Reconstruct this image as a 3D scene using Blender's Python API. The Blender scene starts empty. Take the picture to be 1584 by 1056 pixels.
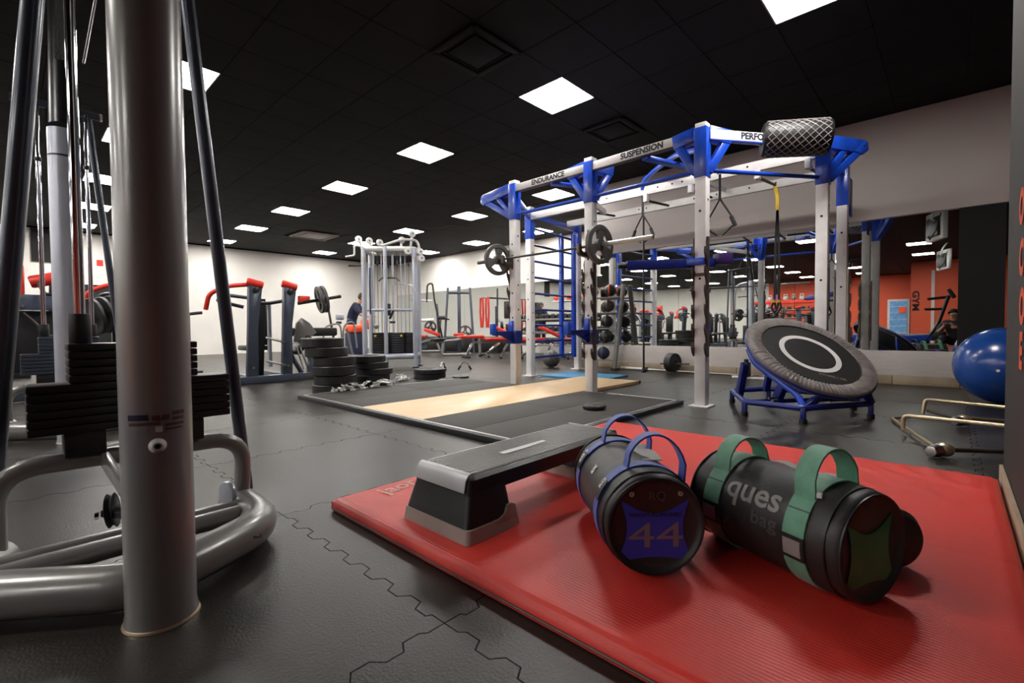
import bpy, bmesh, math, random
from mathutils import Vector, Matrix, Quaternion
random.seed(7)
S = bpy.context.scene
COL = S.collection
PI = math.pi

# ------------------------------------------------------------------ camera
CH = 0.72                       # lens height above the floor
yaw, pitch, roll = 0.7533, -0.028, -0.0082
Fv = Vector((math.cos(yaw)*math.cos(pitch), math.sin(yaw)*math.cos(pitch), math.sin(pitch)))
R0 = Vector((math.sin(yaw), -math.cos(yaw), 0)); U0 = R0.cross(Fv)
Rv = R0*math.cos(roll) + U0*math.sin(roll); Uv = U0*math.cos(roll) - R0*math.sin(roll)
cd = bpy.data.cameras.new('camera'); cam = bpy.data.objects.new('camera', cd); COL.objects.link(cam)
cd.sensor_width = 36; cd.lens = 36*728.53/1584; cd.clip_start = 0.02; cd.clip_end = 100
cam.matrix_world = Matrix(((Rv.x, Uv.x, -Fv.x, 0), (Rv.y, Uv.y, -Fv.y, 0), (Rv.z, Uv.z, -Fv.z, CH), (0, 0, 0, 1)))
cd.dof.use_dof = True; cd.dof.focus_distance = 3.2; cd.dof.aperture_fstop = 4.5
S.camera = cam

# ------------------------------------------------------------------ world and exposure
w = bpy.data.worlds.new('world'); S.world = w; w.use_nodes = True
w.node_tree.nodes['Background'].inputs[0].default_value = (0.9, 0.93, 1, 1)
w.node_tree.nodes['Background'].inputs[1].default_value = 0.0
S.view_settings.view_transform = 'Standard'; S.view_settings.look = 'None'
S.view_settings.gamma = 1; S.view_settings.use_curve_mapping = False
S.view_settings.exposure = 0.0
PANEL_EMIT = 52.0
S.cycles.max_bounces = 8; S.cycles.diffuse_bounces = 4; S.cycles.glossy_bounces = 6
S.cycles.sample_clamp_indirect = 6.0

# ------------------------------------------------------------------ materials
def mat(name, col, rough=0.5, metal=0.0, bump=0.0, bscale=60, var=0.0, vscale=8, spec=0.5, col2=None, emit=0, coat=0.0, sheen=0.0, stretch=None):
    m = bpy.data.materials.new(name); m.use_nodes = True
    nt = m.node_tree; b = nt.nodes['Principled BSDF']
    b.inputs['Base Color'].default_value = (*col, 1); b.inputs['Roughness'].default_value = rough
    b.inputs['Metallic'].default_value = metal; b.inputs['Specular IOR Level'].default_value = spec
    if coat: b.inputs['Coat Weight'].default_value = coat; b.inputs['Coat Roughness'].default_value = 0.15
    if sheen: b.inputs['Sheen Weight'].default_value = sheen
    if emit: b.inputs['Emission Color'].default_value = (*col, 1); b.inputs['Emission Strength'].default_value = emit
    tc = nt.nodes.new('ShaderNodeTexCoord')
    vec = tc.outputs['Object']
    if stretch:
        mp = nt.nodes.new('ShaderNodeMapping'); mp.inputs['Scale'].default_value = stretch
        nt.links.new(vec, mp.inputs[0]); vec = mp.outputs[0]
    if var or col2:
        n = nt.nodes.new('ShaderNodeTexNoise'); n.inputs['Scale'].default_value = vscale; n.inputs['Detail'].default_value = 5
        nt.links.new(vec, n.inputs['Vector'])
        r = nt.nodes.new('ShaderNodeValToRGB')
        c2 = col2 or tuple(max(0, c*(1-var)) for c in col)
        c1 = col if col2 else tuple(min(1, c*(1+var)) for c in col)
        r.color_ramp.elements[0].position = 0.35; r.color_ramp.elements[0].color = (*c2, 1)
        r.color_ramp.elements[1].position = 0.68; r.color_ramp.elements[1].color = (*c1, 1)
        nt.links.new(n.outputs['Fac'], r.inputs[0]); nt.links.new(r.outputs[0], b.inputs['Base Color'])
        mr = nt.nodes.new('ShaderNodeMapRange'); mr.inputs[3].default_value = max(0.02, rough-0.07); mr.inputs[4].default_value = min(1, rough+0.07)
        nt.links.new(n.outputs['Fac'], mr.inputs[0]); nt.links.new(mr.outputs[0], b.inputs['Roughness'])
    if bump:
        n2 = nt.nodes.new('ShaderNodeTexNoise'); n2.inputs['Scale'].default_value = bscale; n2.inputs['Detail'].default_value = 4
        nt.links.new(vec, n2.inputs['Vector'])
        bp = nt.nodes.new('ShaderNodeBump'); bp.inputs['Strength'].default_value = bump; bp.inputs['Distance'].default_value = 0.004
        nt.links.new(n2.outputs['Fac'], bp.inputs['Height']); nt.links.new(bp.outputs[0], b.inputs['Normal'])
    return m
M = {}
M['rubber_floor'] = mat('rubber_floor', (0.031, 0.0265, 0.022), 0.35, bump=0.3, bscale=140, col2=(0.017, 0.0148, 0.0125), vscale=1.6, spec=0.38)
M['floor_gap'] = mat('floor_gap', (0.006, 0.006, 0.006), 0.9)
M['ceiling_black'] = mat('ceiling_black', (0.0032, 0.0032, 0.0036), 0.8, bump=0.3, bscale=120, var=0.2, vscale=3, spec=0.25)
M['ceiling_grid'] = mat('ceiling_grid', (0.0035, 0.0035, 0.004), 0.8)
M['wall_cream'] = mat('wall_cream', (0.80, 0.775, 0.72), 0.75, bump=0.15, bscale=40, var=0.03, vscale=1.5)
M['wall_white'] = mat('wall_white', (0.60, 0.535, 0.505), 0.6, bump=0.12, bscale=35, var=0.03, vscale=1.2)
M['wall_low'] = mat('wall_low', (0.66, 0.60, 0.56), 0.55, bump=0.1, bscale=50, var=0.05, vscale=6, stretch=(1, 1, 12))
M['wall_black'] = mat('wall_black', (0.008, 0.008, 0.008), 0.8, var=0.2)
M['wall_grey'] = mat('wall_grey', (0.019, 0.017, 0.016), 0.75, bump=0.25, bscale=150, var=0.1, vscale=4)
M['wall_red'] = mat('wall_red', (0.62, 0.085, 0.032), 0.65, bump=0.1, bscale=60, var=0.05, vscale=1)
M['plinth'] = mat('plinth', (0.40, 0.31, 0.21), 0.5, bump=0.1, bscale=60, var=0.12, vscale=5)
M['mirror'] = mat('mirror', (0.80, 0.83, 0.81), 0.0, 1.0)
M['panel'] = mat('panel', (1.0, 0.965, 0.92), 0.5, emit=PANEL_EMIT)
M['panel_frame'] = mat('panel_frame', (0.35, 0.35, 0.36), 0.4)
M['white_steel'] = mat('white_steel', (0.82, 0.79, 0.78), 0.33, bump=0.05, bscale=80, var=0.05, vscale=9)
M['blue_steel'] = mat('blue_steel', (0.012, 0.075, 0.58), 0.30, var=0.14, vscale=10, coat=0.3)
M['blue_dark'] = mat('blue_dark', (0.010, 0.022, 0.20), 0.38, var=0.2, vscale=10)
M['silver'] = mat('silver', (0.245, 0.235, 0.225), 0.30, 0.25, coat=0.25)
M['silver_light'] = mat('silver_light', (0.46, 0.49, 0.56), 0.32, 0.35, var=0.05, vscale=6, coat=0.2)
M['chrome'] = mat('chrome', (0.78, 0.79, 0.82), 0.09, 1.0)
M['steel'] = mat('steel', (0.42, 0.41, 0.40), 0.30, 1.0)
M['brass'] = mat('brass', (0.62, 0.50, 0.33), 0.33, 0.8)
M['slate'] = mat('slate', (0.055, 0.068, 0.095), 0.33, 0.3, var=0.1, vscale=8, coat=0.3)
M['slate_mid'] = mat('slate_mid', (0.085, 0.105, 0.15), 0.38, 0.2, var=0.1, vscale=8)
M['black_plastic'] = mat('black_plastic', (0.013, 0.013, 0.014), 0.42, bump=0.15, bscale=120, var=0.2, vscale=15)
M['black_paint'] = mat('black_paint', (0.011, 0.011, 0.013), 0.32, var=0.2, vscale=20)
M['black_rubber'] = mat('black_rubber', (0.010, 0.0105, 0.012), 0.46, bump=0.2, bscale=100, var=0.2, vscale=18)
M['black_leather'] = mat('black_leather', (0.014, 0.014, 0.014), 0.38, bump=0.35, bscale=140, var=0.25, vscale=10)
M['iron'] = mat('iron', (0.095, 0.09, 0.088), 0.45, 0.4, bump=0.2, bscale=120, var=0.2, vscale=18)
M['brown_steel'] = mat('brown_steel', (0.075, 0.055, 0.048), 0.4, 0.4, var=0.2, vscale=14)
M['red_vinyl'] = mat('red_vinyl', (0.58, 0.022, 0.016), 0.36, bump=0.2, bscale=60, var=0.1, vscale=9)
M['bright_red'] = mat('bright_red', (0.70, 0.035, 0.02), 0.4, var=0.1)
M['orange_vinyl'] = mat('orange_vinyl', (0.85, 0.09, 0.025), 0.4, var=0.08)
M['bag'] = mat('bag', (0.020, 0.018, 0.0165), 0.50, bump=0.7, bscale=20, var=0.15, vscale=9, spec=0.5)
M['bag_end'] = mat('bag_end', (0.012, 0.012, 0.012), 0.45, bump=0.3, bscale=60, var=0.2)
M['blue_strap'] = mat('blue_strap', (0.012, 0.060, 0.40), 0.5, bump=0.4, bscale=300, var=0.15, vscale=30, sheen=0.3)
M['green_strap'] = mat('green_strap', (0.125, 0.33, 0.215), 0.55, bump=0.4, bscale=300, var=0.12, vscale=30, sheen=0.2)
M['blue_print'] = mat('blue_print', (0.025, 0.045, 0.42), 0.45, var=0.1)
M['green_print'] = mat('green_print', (0.02, 0.20, 0.07), 0.5, var=0.25, vscale=8)
M['grey_print'] = mat('grey_print', (0.26, 0.24, 0.23), 0.4)
M['pale_print'] = mat('pale_print', (0.30, 0.20, 0.22), 0.5)
M['dim_print'] = mat('dim_print', (0.06, 0.057, 0.055), 0.5)
M['white_print'] = mat('white_print', (0.75, 0.73, 0.72), 0.5)
M['navy_print'] = mat('navy_print', (0.006, 0.010, 0.03), 0.5)
M['silver_tape'] = mat('silver_tape', (0.42, 0.42, 0.40), 0.33, 0.2, bump=0.3, bscale=40)
M['grey_plastic'] = mat('grey_plastic', (0.34, 0.29, 0.26), 0.5, bump=0.1, bscale=80, var=0.06, vscale=10)
M['step_band'] = mat('step_band', (0.60, 0.60, 0.61), 0.36, 0.15, var=0.05)
M['wood_ply'] = mat('wood_ply', (0.86, 0.62, 0.36), 0.36, col2=(0.78, 0.54, 0.29), vscale=4, stretch=(0.5, 5, 1))
M['mat_blue'] = mat('mat_blue', (0.055, 0.24, 0.45), 0.55, bump=0.3, bscale=80, var=0.08)
M['granule'] = mat('granule', (0.050, 0.044, 0.038), 0.66, bump=0.8, bscale=170, col2=(0.018, 0.016, 0.014), vscale=160)
M['alu'] = mat('alu', (0.66, 0.65, 0.63), 0.32, 0.6)
M['grey_fabric'] = mat('grey_fabric', (0.165, 0.138, 0.128), 0.55, bump=0.3, bscale=90, var=0.18, vscale=14, sheen=0.3)
M['tramp_black'] = mat('tramp_black', (0.018, 0.017, 0.016), 0.5, bump=0.3, bscale=250, var=0.2)
M['ball_blue'] = mat('ball_blue', (0.008, 0.060, 0.30), 0.24, bump=0.1, bscale=25, var=0.1, vscale=5, coat=0.4)
M['yellow'] = mat('yellow', (0.75, 0.52, 0.03), 0.5, var=0.1)
M['purple'] = mat('purple', (0.26, 0.09, 0.55), 0.5, var=0.1)
M['purple_dark'] = mat('purple_dark', (0.05, 0.02, 0.15), 0.5, var=0.1)
M['skin'] = mat('skin', (0.60, 0.30, 0.19), 0.5, var=0.08)
M['hair'] = mat('hair', (0.035, 0.022, 0.015), 0.6, bump=0.6, bscale=90)
M['navy_cloth'] = mat('navy_cloth', (0.012, 0.018, 0.055), 0.75, bump=0.4, bscale=40, var=0.15)
M['grey_cloth'] = mat('grey_cloth', (0.42, 0.40, 0.39), 0.75, bump=0.3, bscale=40, var=0.1)
M['black_cloth'] = mat('black_cloth', (0.015, 0.015, 0.017), 0.8, bump=0.3, bscale=40, var=0.1)
M['gold_plate'] = mat('gold_plate', (0.42, 0.35, 0.27), 0.45, 0.1, var=0.15, vscale=12)
M['glass_blue'] = mat('glass_blue', (0.10, 0.26, 0.48), 0.12, var=0.3, vscale=6, emit=0.35)
M['screen'] = mat('screen', (0.02, 0.03, 0.04), 0.1)
M['white_plastic'] = mat('white_plastic', (0.68, 0.67, 0.65), 0.4, var=0.04)
M['vent_beige'] = mat('vent_beige', (0.42, 0.34, 0.30), 0.5)

def add_tri_wave_mat():
    # red vinyl of the big mat: fine woven ribs plus soft wrinkles near the far edge
    m = M['mat_red'] = mat('mat_red', (0.70, 0.038, 0.026), 0.44, var=0.07, vscale=3)
    nt = m.node_tree; b = nt.nodes['Principled BSDF']
    tc = nt.nodes.new('ShaderNodeTexCoord')
    wv = nt.nodes.new('ShaderNodeTexWave'); wv.inputs['Scale'].default_value = 28; wv.inputs['Distortion'].default_value = 1.5; wv.bands_direction = 'X'
    nt.links.new(tc.outputs['Object'], wv.inputs['Vector'])
    n = nt.nodes.new('ShaderNodeTexNoise'); n.inputs['Scale'].default_value = 300
    nt.links.new(tc.outputs['Object'], n.inputs['Vector'])
    ad = nt.nodes.new('ShaderNodeMath'); ad.operation = 'ADD'
    nt.links.new(wv.outputs['Fac'], ad.inputs[0]); nt.links.new(n.outputs['Fac'], ad.inputs[1])
    bp = nt.nodes.new('ShaderNodeBump'); bp.inputs['Strength'].default_value = 0.32; bp.inputs['Distance'].default_value = 0.002
    nt.links.new(ad.outputs[0], bp.inputs['Height']); nt.links.new(bp.outputs[0], b.inputs['Normal'])
add_tri_wave_mat()
def wave_mat(name, col, col2, scale, rough, direction='X', bump=0.5, distort=0.0):
    m = M[name] = mat(name, col, rough)
    nt = m.node_tree; b = nt.nodes['Principled BSDF']
    tc = nt.nodes.new('ShaderNodeTexCoord')
    wv = nt.nodes.new('ShaderNodeTexWave'); wv.inputs['Scale'].default_value = scale; wv.bands_direction = direction; wv.inputs['Distortion'].default_value = distort
    nt.links.new(tc.outputs['Object'], wv.inputs['Vector'])
    r = nt.nodes.new('ShaderNodeValToRGB'); r.color_ramp.elements[0].color = (*col2, 1); r.color_ramp.elements[1].color = (*col, 1)
    nt.links.new(wv.outputs['Fac'], r.inputs[0]); nt.links.new(r.outputs[0], b.inputs['Base Color'])
    bp = nt.nodes.new('ShaderNodeBump'); bp.inputs['Strength'].default_value = bump; bp.inputs['Distance'].default_value = 0.003
    nt.links.new(wv.outputs['Fac'], bp.inputs['Height']); nt.links.new(bp.outputs[0], b.inputs['Normal'])
wave_mat('step_top', (0.60, 0.58, 0.56), (0.26, 0.25, 0.245), 75, 0.30, 'DIAGONAL', 0.12)

# ------------------------------------------------------------------ mesh helpers
class MB:
    def __init__(s): s.v = []; s.f = []
    def add(s, vs, fs):
        o = len(s.v); s.v += [Vector(p) for p in vs]; s.f += [tuple(i+o for i in f) for f in fs]; return s
    def box(s, c, d, rot=None):
        c = Vector(c); h = Vector(d)/2
        vs = [Vector((x*h.x, y*h.y, z*h.z)) for x in (-1, 1) for y in (-1, 1) for z in (-1, 1)]
        if rot is not None: vs = [rot @ p for p in vs]
        return s.add([c+p for p in vs], [(0, 1, 3, 2), (4, 6, 7, 5), (0, 4, 5, 1), (2, 3, 7, 6), (0, 2, 6, 4), (1, 5, 7, 3)])
    def beam(s, a, b, w, h, up=(0, 0, 1)):
        a = Vector(a); b = Vector(b); d = (b-a).normalized(); up = Vector(up)
        if abs(d.dot(up)) > 0.98: up = Vector((1, 0, 0))
        r = d.cross(up).normalized(); u = r.cross(d)
        vs = [p + r*x*w/2 + u*y*h/2 for p in (a, b) for x in (-1, 1) for y in (-1, 1)]
        return s.add(vs, [(0, 1, 3, 2), (4, 6, 7, 5), (0, 4, 5, 1), (2, 3, 7, 6), (0, 2, 6, 4), (1, 5, 7, 3)])
    def tube(s, pts, r, n=12, closed=False, r2=None, up=(0, 0, 1), caps=True):
        pts = [Vector(p) for p in pts]; N = len(pts)
        rs = r if isinstance(r, (list, tuple)) else [r]*N
        ts = []
        for i in range(N):
            if closed: t = pts[(i+1) % N]-pts[i-1]
            else: t = pts[min(i+1, N-1)]-pts[max(i-1, 0)]
            ts.append(t.normalized())
        u = Vector(up)
        if abs(u.dot(ts[0])) > 0.95: u = Vector((1, 0, 0)) if abs(ts[0].x) < 0.9 else Vector((0, 1, 0))
        a = ts[0].cross(u).normalized(); vs = []
        for i in range(N):
            if i: a = (ts[i-1].rotation_difference(ts[i]) @ a); a = (a - ts[i]*a.dot(ts[i])).normalized()
            b = ts[i].cross(a)
            for k in range(n):
                t = 2*PI*k/n
                vs.append(pts[i] + a*math.cos(t)*rs[i] + b*math.sin(t)*(rs[i] if r2 is None else r2))
        fs = []
        for i in range(N if closed else N-1):
            j = (i+1) % N
            for k in range(n): fs.append((i*n+k, j*n+k, j*n+(k+1) % n, i*n+(k+1) % n))
        if not closed and caps: fs += [tuple(range(n)), tuple((N-1)*n+k for k in reversed(range(n)))]
        return s.add(vs, fs)
    def cyl(s, a, b, r, n=16, r1=None): return s.tube([a, b], [r, r if r1 is None else r1], n)
    def lathe(s, prof, o=(0, 0, 0), axis=(0, 0, 1), n=24, closed=False):
        o = Vector(o); q = Vector((0, 0, 1)).rotation_difference(Vector(axis).normalized())
        m = len(prof); vs = []
        for k in range(n):
            t = 2*PI*k/n
            for (r, z) in prof: vs.append(o + q @ Vector((r*math.cos(t), r*math.sin(t), z)))
        fs = []
        for k in range(n):
            k2 = (k+1) % n
            for i in range(m if closed else m-1):
                j = (i+1) % m; fs.append((k*m+i, k2*m+i, k2*m+j, k*m+j))
        return s.add(vs, fs)
    def sphere(s, c, r, n=20, sc=(1, 1, 1)):
        c = Vector(c); prof = [(max(1e-4, math.sin(PI*i/(n//2))*r), -math.cos(PI*i/(n//2))*r) for i in range(n//2+1)]
        o = len(s.v); s.lathe(prof, (0, 0, 0), (0, 0, 1), n)
        for i in range(o, len(s.v)): p = s.v[i]; s.v[i] = c+Vector((p.x*sc[0], p.y*sc[1], p.z*sc[2]))
        return s
    def prism(s, poly, o, u, v, th):
        o = Vector(o); u = Vector(u); v = Vector(v); w_ = u.cross(v).normalized()*th/2; n = len(poly)
        vs = [o+u*x+v*y-w_ for x, y in poly]+[o+u*x+v*y+w_ for x, y in poly]
        return s.add(vs, [tuple(reversed(range(n))), tuple(range(n, 2*n))]+[(i, (i+1) % n, n+(i+1) % n, n+i) for i in range(n)])
    def ribbon(s, pts, side, width, th):
        # flat strap along pts, wide in direction side
        pts = [Vector(p) for p in pts]; N = len(pts); vs = []
        for i in range(N):
            t = (pts[min(i+1, N-1)]-pts[max(i-1, 0)]).normalized()
            sd = Vector(side[i] if isinstance(side, list) else side); sd = (sd-t*sd.dot(t)).normalized(); nn = t.cross(sd)
            for x, y in ((-1, -1), (1, -1), (1, 1), (-1, 1)): vs.append(pts[i]+sd*x*width/2+nn*y*th/2)
        fs = []
        for i in range(N-1):
            for k in range(4): fs.append((i*4+k, i*4+(k+1) % 4, (i+1)*4+(k+1) % 4, (i+1)*4+k))
        fs += [(3, 2, 1, 0), tuple((N-1)*4+k for k in range(4))]
        return s.add(vs, fs)
def fillet(pts, rad, seg=6, closed=False):
    pts = [Vector(p) for p in pts]; out = []; N = len(pts)
    for i in range(N):
        if not closed and i in (0, N-1): out.append(pts[i]); continue
        p = pts[i]; a = pts[i-1]-p; b = pts[(i+1) % N]-p
        r = min(rad, a.length*0.49, b.length*0.49); p0 = p+a.normalized()*r; p1 = p+b.normalized()*r
        for k in range(seg+1):
            t = k/seg; out.append(p0*(1-t)**2+p*2*t*(1-t)+p1*t*t)
    return out
INV = {}
def mesh_of(name, mb, bevel=0, seg=2, angle=35, flat=False):
    me = bpy.data.meshes.new(name)
    me.from_pydata(mb.v, [], mb.f); bm = bmesh.new(); bm.from_mesh(me)
    bmesh.ops.remove_doubles(bm, verts=bm.verts, dist=1e-6)
    bmesh.ops.recalc_face_normals(bm, faces=bm.faces)
    if bevel:
        es = [e for e in bm.edges if len(e.link_faces) == 2 and e.calc_face_angle(0) > 0.6]
        bmesh.ops.bevel(bm, geom=es, offset=bevel, segments=seg, affect='EDGES', profile=0.5, clamp_overlap=True)
    for f in bm.faces: f.smooth = not flat
    bm.to_mesh(me); bm.free()
    if not flat: me.set_sharp_from_angle(angle=math.radians(angle))
    return me
def link(name, me, m, parent=None):
    o = bpy.data.objects.new(name, me)
    if m: me.materials.append(M[m] if isinstance(m, str) else m)
    COL.objects.link(o)
    if parent is not None: o.parent = parent
    return o
def thing(name, label, cat, loc=(0, 0, 0), rz=0, group=None):
    o = bpy.data.objects.new(name, None); COL.objects.link(o); o.empty_display_size = 0.1
    o.location = loc; o.rotation_euler = (0, 0, rz)
    INV[o] = (Matrix.Translation(Vector(loc)) @ Matrix.Rotation(rz, 4, 'Z')).inverted()
    o['label'] = label; o['category'] = cat
    if group: o['group'] = group
    return o
def part(name, mb, m, parent, bevel=0, W=False, label=None, stuff=False, **k):
    if W:
        r = parent
        while r.parent: r = r.parent
        if r in INV: mb.v = [INV[r] @ p for p in mb.v]
    o = link(name, mesh_of(name, mb, bevel, **k), m, parent)
    if label: o['label'] = label
    if stuff: o['kind'] = 'stuff'
    return o
def single(name, mb, m, label, cat, loc=(0, 0, 0), rz=0, group=None, bevel=0, W=False, **k):
    if W:
        inv = (Matrix.Translation(Vector(loc)) @ Matrix.Rotation(rz, 4, 'Z')).inverted(); mb.v = [inv @ p for p in mb.v]
    o = link(name, mesh_of(name, mb, bevel, **k), m); o.location = loc; o.rotation_euler = (0, 0, rz)
    o['label'] = label; o['category'] = cat
    if group: o['group'] = group
    return o
def struct(name, mb, m, parent=None, bevel=0, **k):
    o = link(name, mesh_of(name, mb, bevel, **k), m, parent)
    if parent is None: o['kind'] = 'structure'
    return o
def dup(root, loc, rz=0, label=None, group=None):
    r = root.copy(); COL.objects.link(r); r.location = loc; r.rotation_euler = (0, 0, rz)
    if label: r['label'] = label
    if group: r['group'] = group
    for ch in list(root.children):
        c = ch.copy(); COL.objects.link(c); c.parent = r
        for g in list(ch.children):
            d = g.copy(); COL.objects.link(d); d.parent = c
    return r
def text_mb(txt, size, bold=0.0, sub=0):
    cu = bpy.data.curves.new('t', 'FONT'); cu.body = txt; cu.size = size; cu.offset = bold
    cu.align_x = 'CENTER'; cu.align_y = 'CENTER'; cu.resolution_u = 3
    o = bpy.data.objects.new('t', cu); COL.objects.link(o)
    bpy.context.view_layer.update()
    me = bpy.data.meshes.new_from_object(o.evaluated_get(bpy.context.evaluated_depsgraph_get()))
    bm = bmesh.new(); bm.from_mesh(me); bmesh.ops.triangulate(bm, faces=bm.faces)
    for _ in range(sub):
        es = [e for e in bm.edges if e.calc_length() > size*0.18]
        if es: bmesh.ops.subdivide_edges(bm, edges=es, cuts=1); bmesh.ops.triangulate(bm, faces=bm.faces)
    mb = MB(); mb.add([v.co.copy() for v in bm.verts], [tuple(v.index for v in f.verts) for f in bm.faces])
    bm.free(); bpy.data.objects.remove(o); bpy.data.meshes.remove(me); bpy.data.curves.remove(cu)
    return mb
def place(mb, o, u, v):
    o = Vector(o); u = Vector(u).normalized(); v = Vector(v).normalized(); w_ = u.cross(v)
    mb.v = [o+u*p.x+v*p.y+w_*p.z for p in mb.v]; return mb
def circ(cx, cy, r, n=24, a0=0, a1=2*PI): return [(cx+r*math.cos(a0+(a1-a0)*i/n), cy+r*math.sin(a0+(a1-a0)*i/n)) for i in range(n)]

# ------------------------------------------------------------------ the room
XL, XR, YN, YF, ZC, XM = -16.0, 10.5, -6.0, 16.4, 3.265, 7.36
floor = struct('floor', MB().box(((XL+XR)/2, (YN+YF)/2, -0.06), (XR-XL, YF-YN, 0.10)), 'floor_gap')
def tile_mesh():
    per = 0.90/7; t = 0.028; prof = [(0, 0), (0.05, 0)]
    for k in range(7):
        z = 0.05+per*k
        prof += [(z+0.008, -t/2), (z+0.052, -t/2), (z+0.068, t/2), (z+0.112, t/2)]
    prof += [(0.95, 0)]
    pts = list(prof) + [(1+y, x) for x, y in prof] + [(1, 1)] + [(x, 1+y) for x, y in reversed(prof)] + [(y, x) for x, y in reversed(prof[1:])]
    # clean outline: drop the corner wobble
    out = []
    for p in pts:
        if not out or (Vector(p)-Vector(out[-1])).length > 1e-4: out.append(p)
    n = len(out); ar = sum(out[i][0]*out[(i+1) % n][1]-out[(i+1) % n][0]*out[i][1] for i in range(n))
    if ar < 0: out.reverse()
    g = 0.0017; inn = []
    for i in range(n):
        p0, p1, p2 = Vector(out[i-1]), Vector(out[i]), Vector(out[(i+1) % n])
        a = (p1-p0).normalized(); b = (p2-p1).normalized(); na = Vector((-a.y, a.x)); nb = Vector((-b.y, b.x))
        m = (na+nb).normalized(); k = g/max(0.35, m.dot(na)); inn.append(p1+m*k)
    vs = [(x, y, -0.0095) for x, y in out]+[(p.x, p.y, 0) for p in inn]
    fs = [tuple(range(n, 2*n))]+[(i, (i+1) % n, n+(i+1) % n, n+i) for i in range(n)]
    me = bpy.data.meshes.new('floor_tile'); me.from_pydata(vs, [], fs); me.update()
    bm = bmesh.new(); bm.from_mesh(me); bmesh.ops.triangulate(bm, faces=[f for f in bm.faces if len(f.verts) > 4], ngon_method='EAR_CLIP'); bm.to_mesh(me); bm.free(); me.update()
    me.materials.append(M['rubber_floor']); me.materials.append(M['floor_gap'])
    for p in me.polygons: p.material_index = 0 if p.normal.z > 0.99 else 1
    return me
tm = tile_mesh()
for i in range(-4, 13):
    for j in range(-3, 15):
        x, y = 0.71-3+i+2, 0.9+j-1
        if x+1 > 10.0 or (x > 7.36 and y < 4): continue
        o = bpy.data.objects.new('floor_tile', tm); o.parent = floor; COL.objects.link(o)
        o.location = (x, y, 0)
rest = MB()
for a, b, c, d in ((XL, -4.29, YN, YF), (-4.29, 10.5, YN, -3.1), (-4.29, 10.5, 14.9, YF), (9.71, 10.5, 4.7, 14.9)):
    rest.box(((a+b)/2, (c+d)/2, -0.005), (b-a, d-c, 0.01))
struct('far_floor', rest, 'rubber_floor', floor)

panels = []
for y in (0.833, 3.233, 5.633, 8.033, 10.433, 12.833, 15.233): panels.append((4.2, y))
for y in (5.633, 8.033, 10.433, 12.833, 15.233): panels.append((7.2, y))
for y in (8.033, 10.433, 12.833): panels.append((9.6, y))
for y in (5.633, 8.033, 10.433, 12.833, 15.233): panels.append((1.2, y))
for x in (-1.8, -4.8, -7.8, -10.8, -13.8):
    for y in (0.833, 3.233, 5.633, 8.033, 10.433, 12.833, 15.233):
        if not (x == -1.8 and y < 3): panels.append((x, y))
P = {(round(x, 2), round(y, 2)) for x, y in panels}
ceil = struct('ceiling', MB().box(((XL+XR)/2, (YN+YF)/2, ZC+0.09), (XR-XL, YF-YN, 0.1)), 'ceiling_grid')
ct = mesh_of('ceiling_tile', MB().box((0, 0, 0.008), (0.596, 0.596, 0.016)), 0.003, 1); ct.materials.append(M['ceiling_black'])
near = []; far = MB()
nx = int((XR-XL)/0.6)+2; ny = int((YF-YN)/0.6)+2
vent_tiles = {(3.0, 3.23), (5.4, 3.23)}
for i in range(-34, 12):
    for j in range(-15, 23):
        x = 4.2+0.6*i; y = 3.233+0.6*j
        if x < XL+0.2 or x > XR-0.25 or y < YN+0.3 or y > YF-0.2: continue
        if (round(x, 2), round(y, 2)) in P or (x > 7.3 and y < 4.3) or (round(x, 2), round(y, 2)) in vent_tiles: continue
        if 5.1 < x < 6.3 and 12.0 < y < 13.3: continue
        if -0.5 < x < 7.3 and 0.3 < y < 13: near.append((math.hypot(x, y), x, y))
        else: far.box((x, y, ZC+0.008), (0.596, 0.596, 0.016))
near.sort()
for k, (d, x, y) in enumerate(near):
    if k < 290:
        o = bpy.data.objects.new('ceiling_tile', ct); o.parent = ceil; COL.objects.link(o); o.location = (x, y, ZC)
    else: far.box((x, y, ZC+0.008), (0.596, 0.596, 0.016))
o = struct('far_ceiling_tiles', far, 'ceiling_black', ceil, flat=True); o['kind'] = 'stuff'

LIGHT_NAMES = {(4.2, 0.833): 'square ceiling light panel cut by the top edge above the rack, nearest on the right',
 (4.2, 3.233): 'largest whole square ceiling light panel, above the left end of the blue rack',
 (4.2, 5.633): 'square ceiling light panel second along the diagonal middle row',
 (4.2, 8.033): 'square ceiling light panel third along the diagonal middle row',
 (4.2, 10.433): 'square ceiling light panel fourth along the diagonal middle row',
 (4.2, 12.833): 'square ceiling light panel fifth along the diagonal middle row',
 (4.2, 15.233): 'farthest ceiling light panel of the diagonal middle row, by the back wall',
 (1.2, 5.633): 'square ceiling light panel partly hidden behind the big silver machine post',
 (1.2, 8.033): 'ceiling light panel mostly hidden behind the silver post, second in the left row',
 (1.2, 10.433): 'ceiling light panel seen between machine rods, upper of two bright bars at left',
 (1.2, 12.833): 'ceiling light panel seen between machine rods, lower of two bright bars at left',
 (7.2, 5.633): 'square ceiling light panel seen through the top left bay of the blue rack',
 (7.2, 8.033): 'square ceiling light panel just left of the blue rack bracket tip',
 (7.2, 10.433): 'square ceiling light panel above the silver cable tower pulleys',
 (7.2, 12.833): 'ceiling light panel behind the left pulleys of the silver cable tower',
 (7.2, 15.233): 'small ceiling light panel beside the beige air vent near the back wall',
 (9.6, 8.033): 'ceiling light panel seen behind the rear left post of the rack',
 (9.6, 10.433): 'small ceiling light panel above the barbell end plate',
 (9.6, 12.833): 'small ceiling light panel right of the silver cable tower top'}
t0 = thing('ceiling_light', 'x', 'ceiling light', (0, 0, ZC))
fr = MB()
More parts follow.
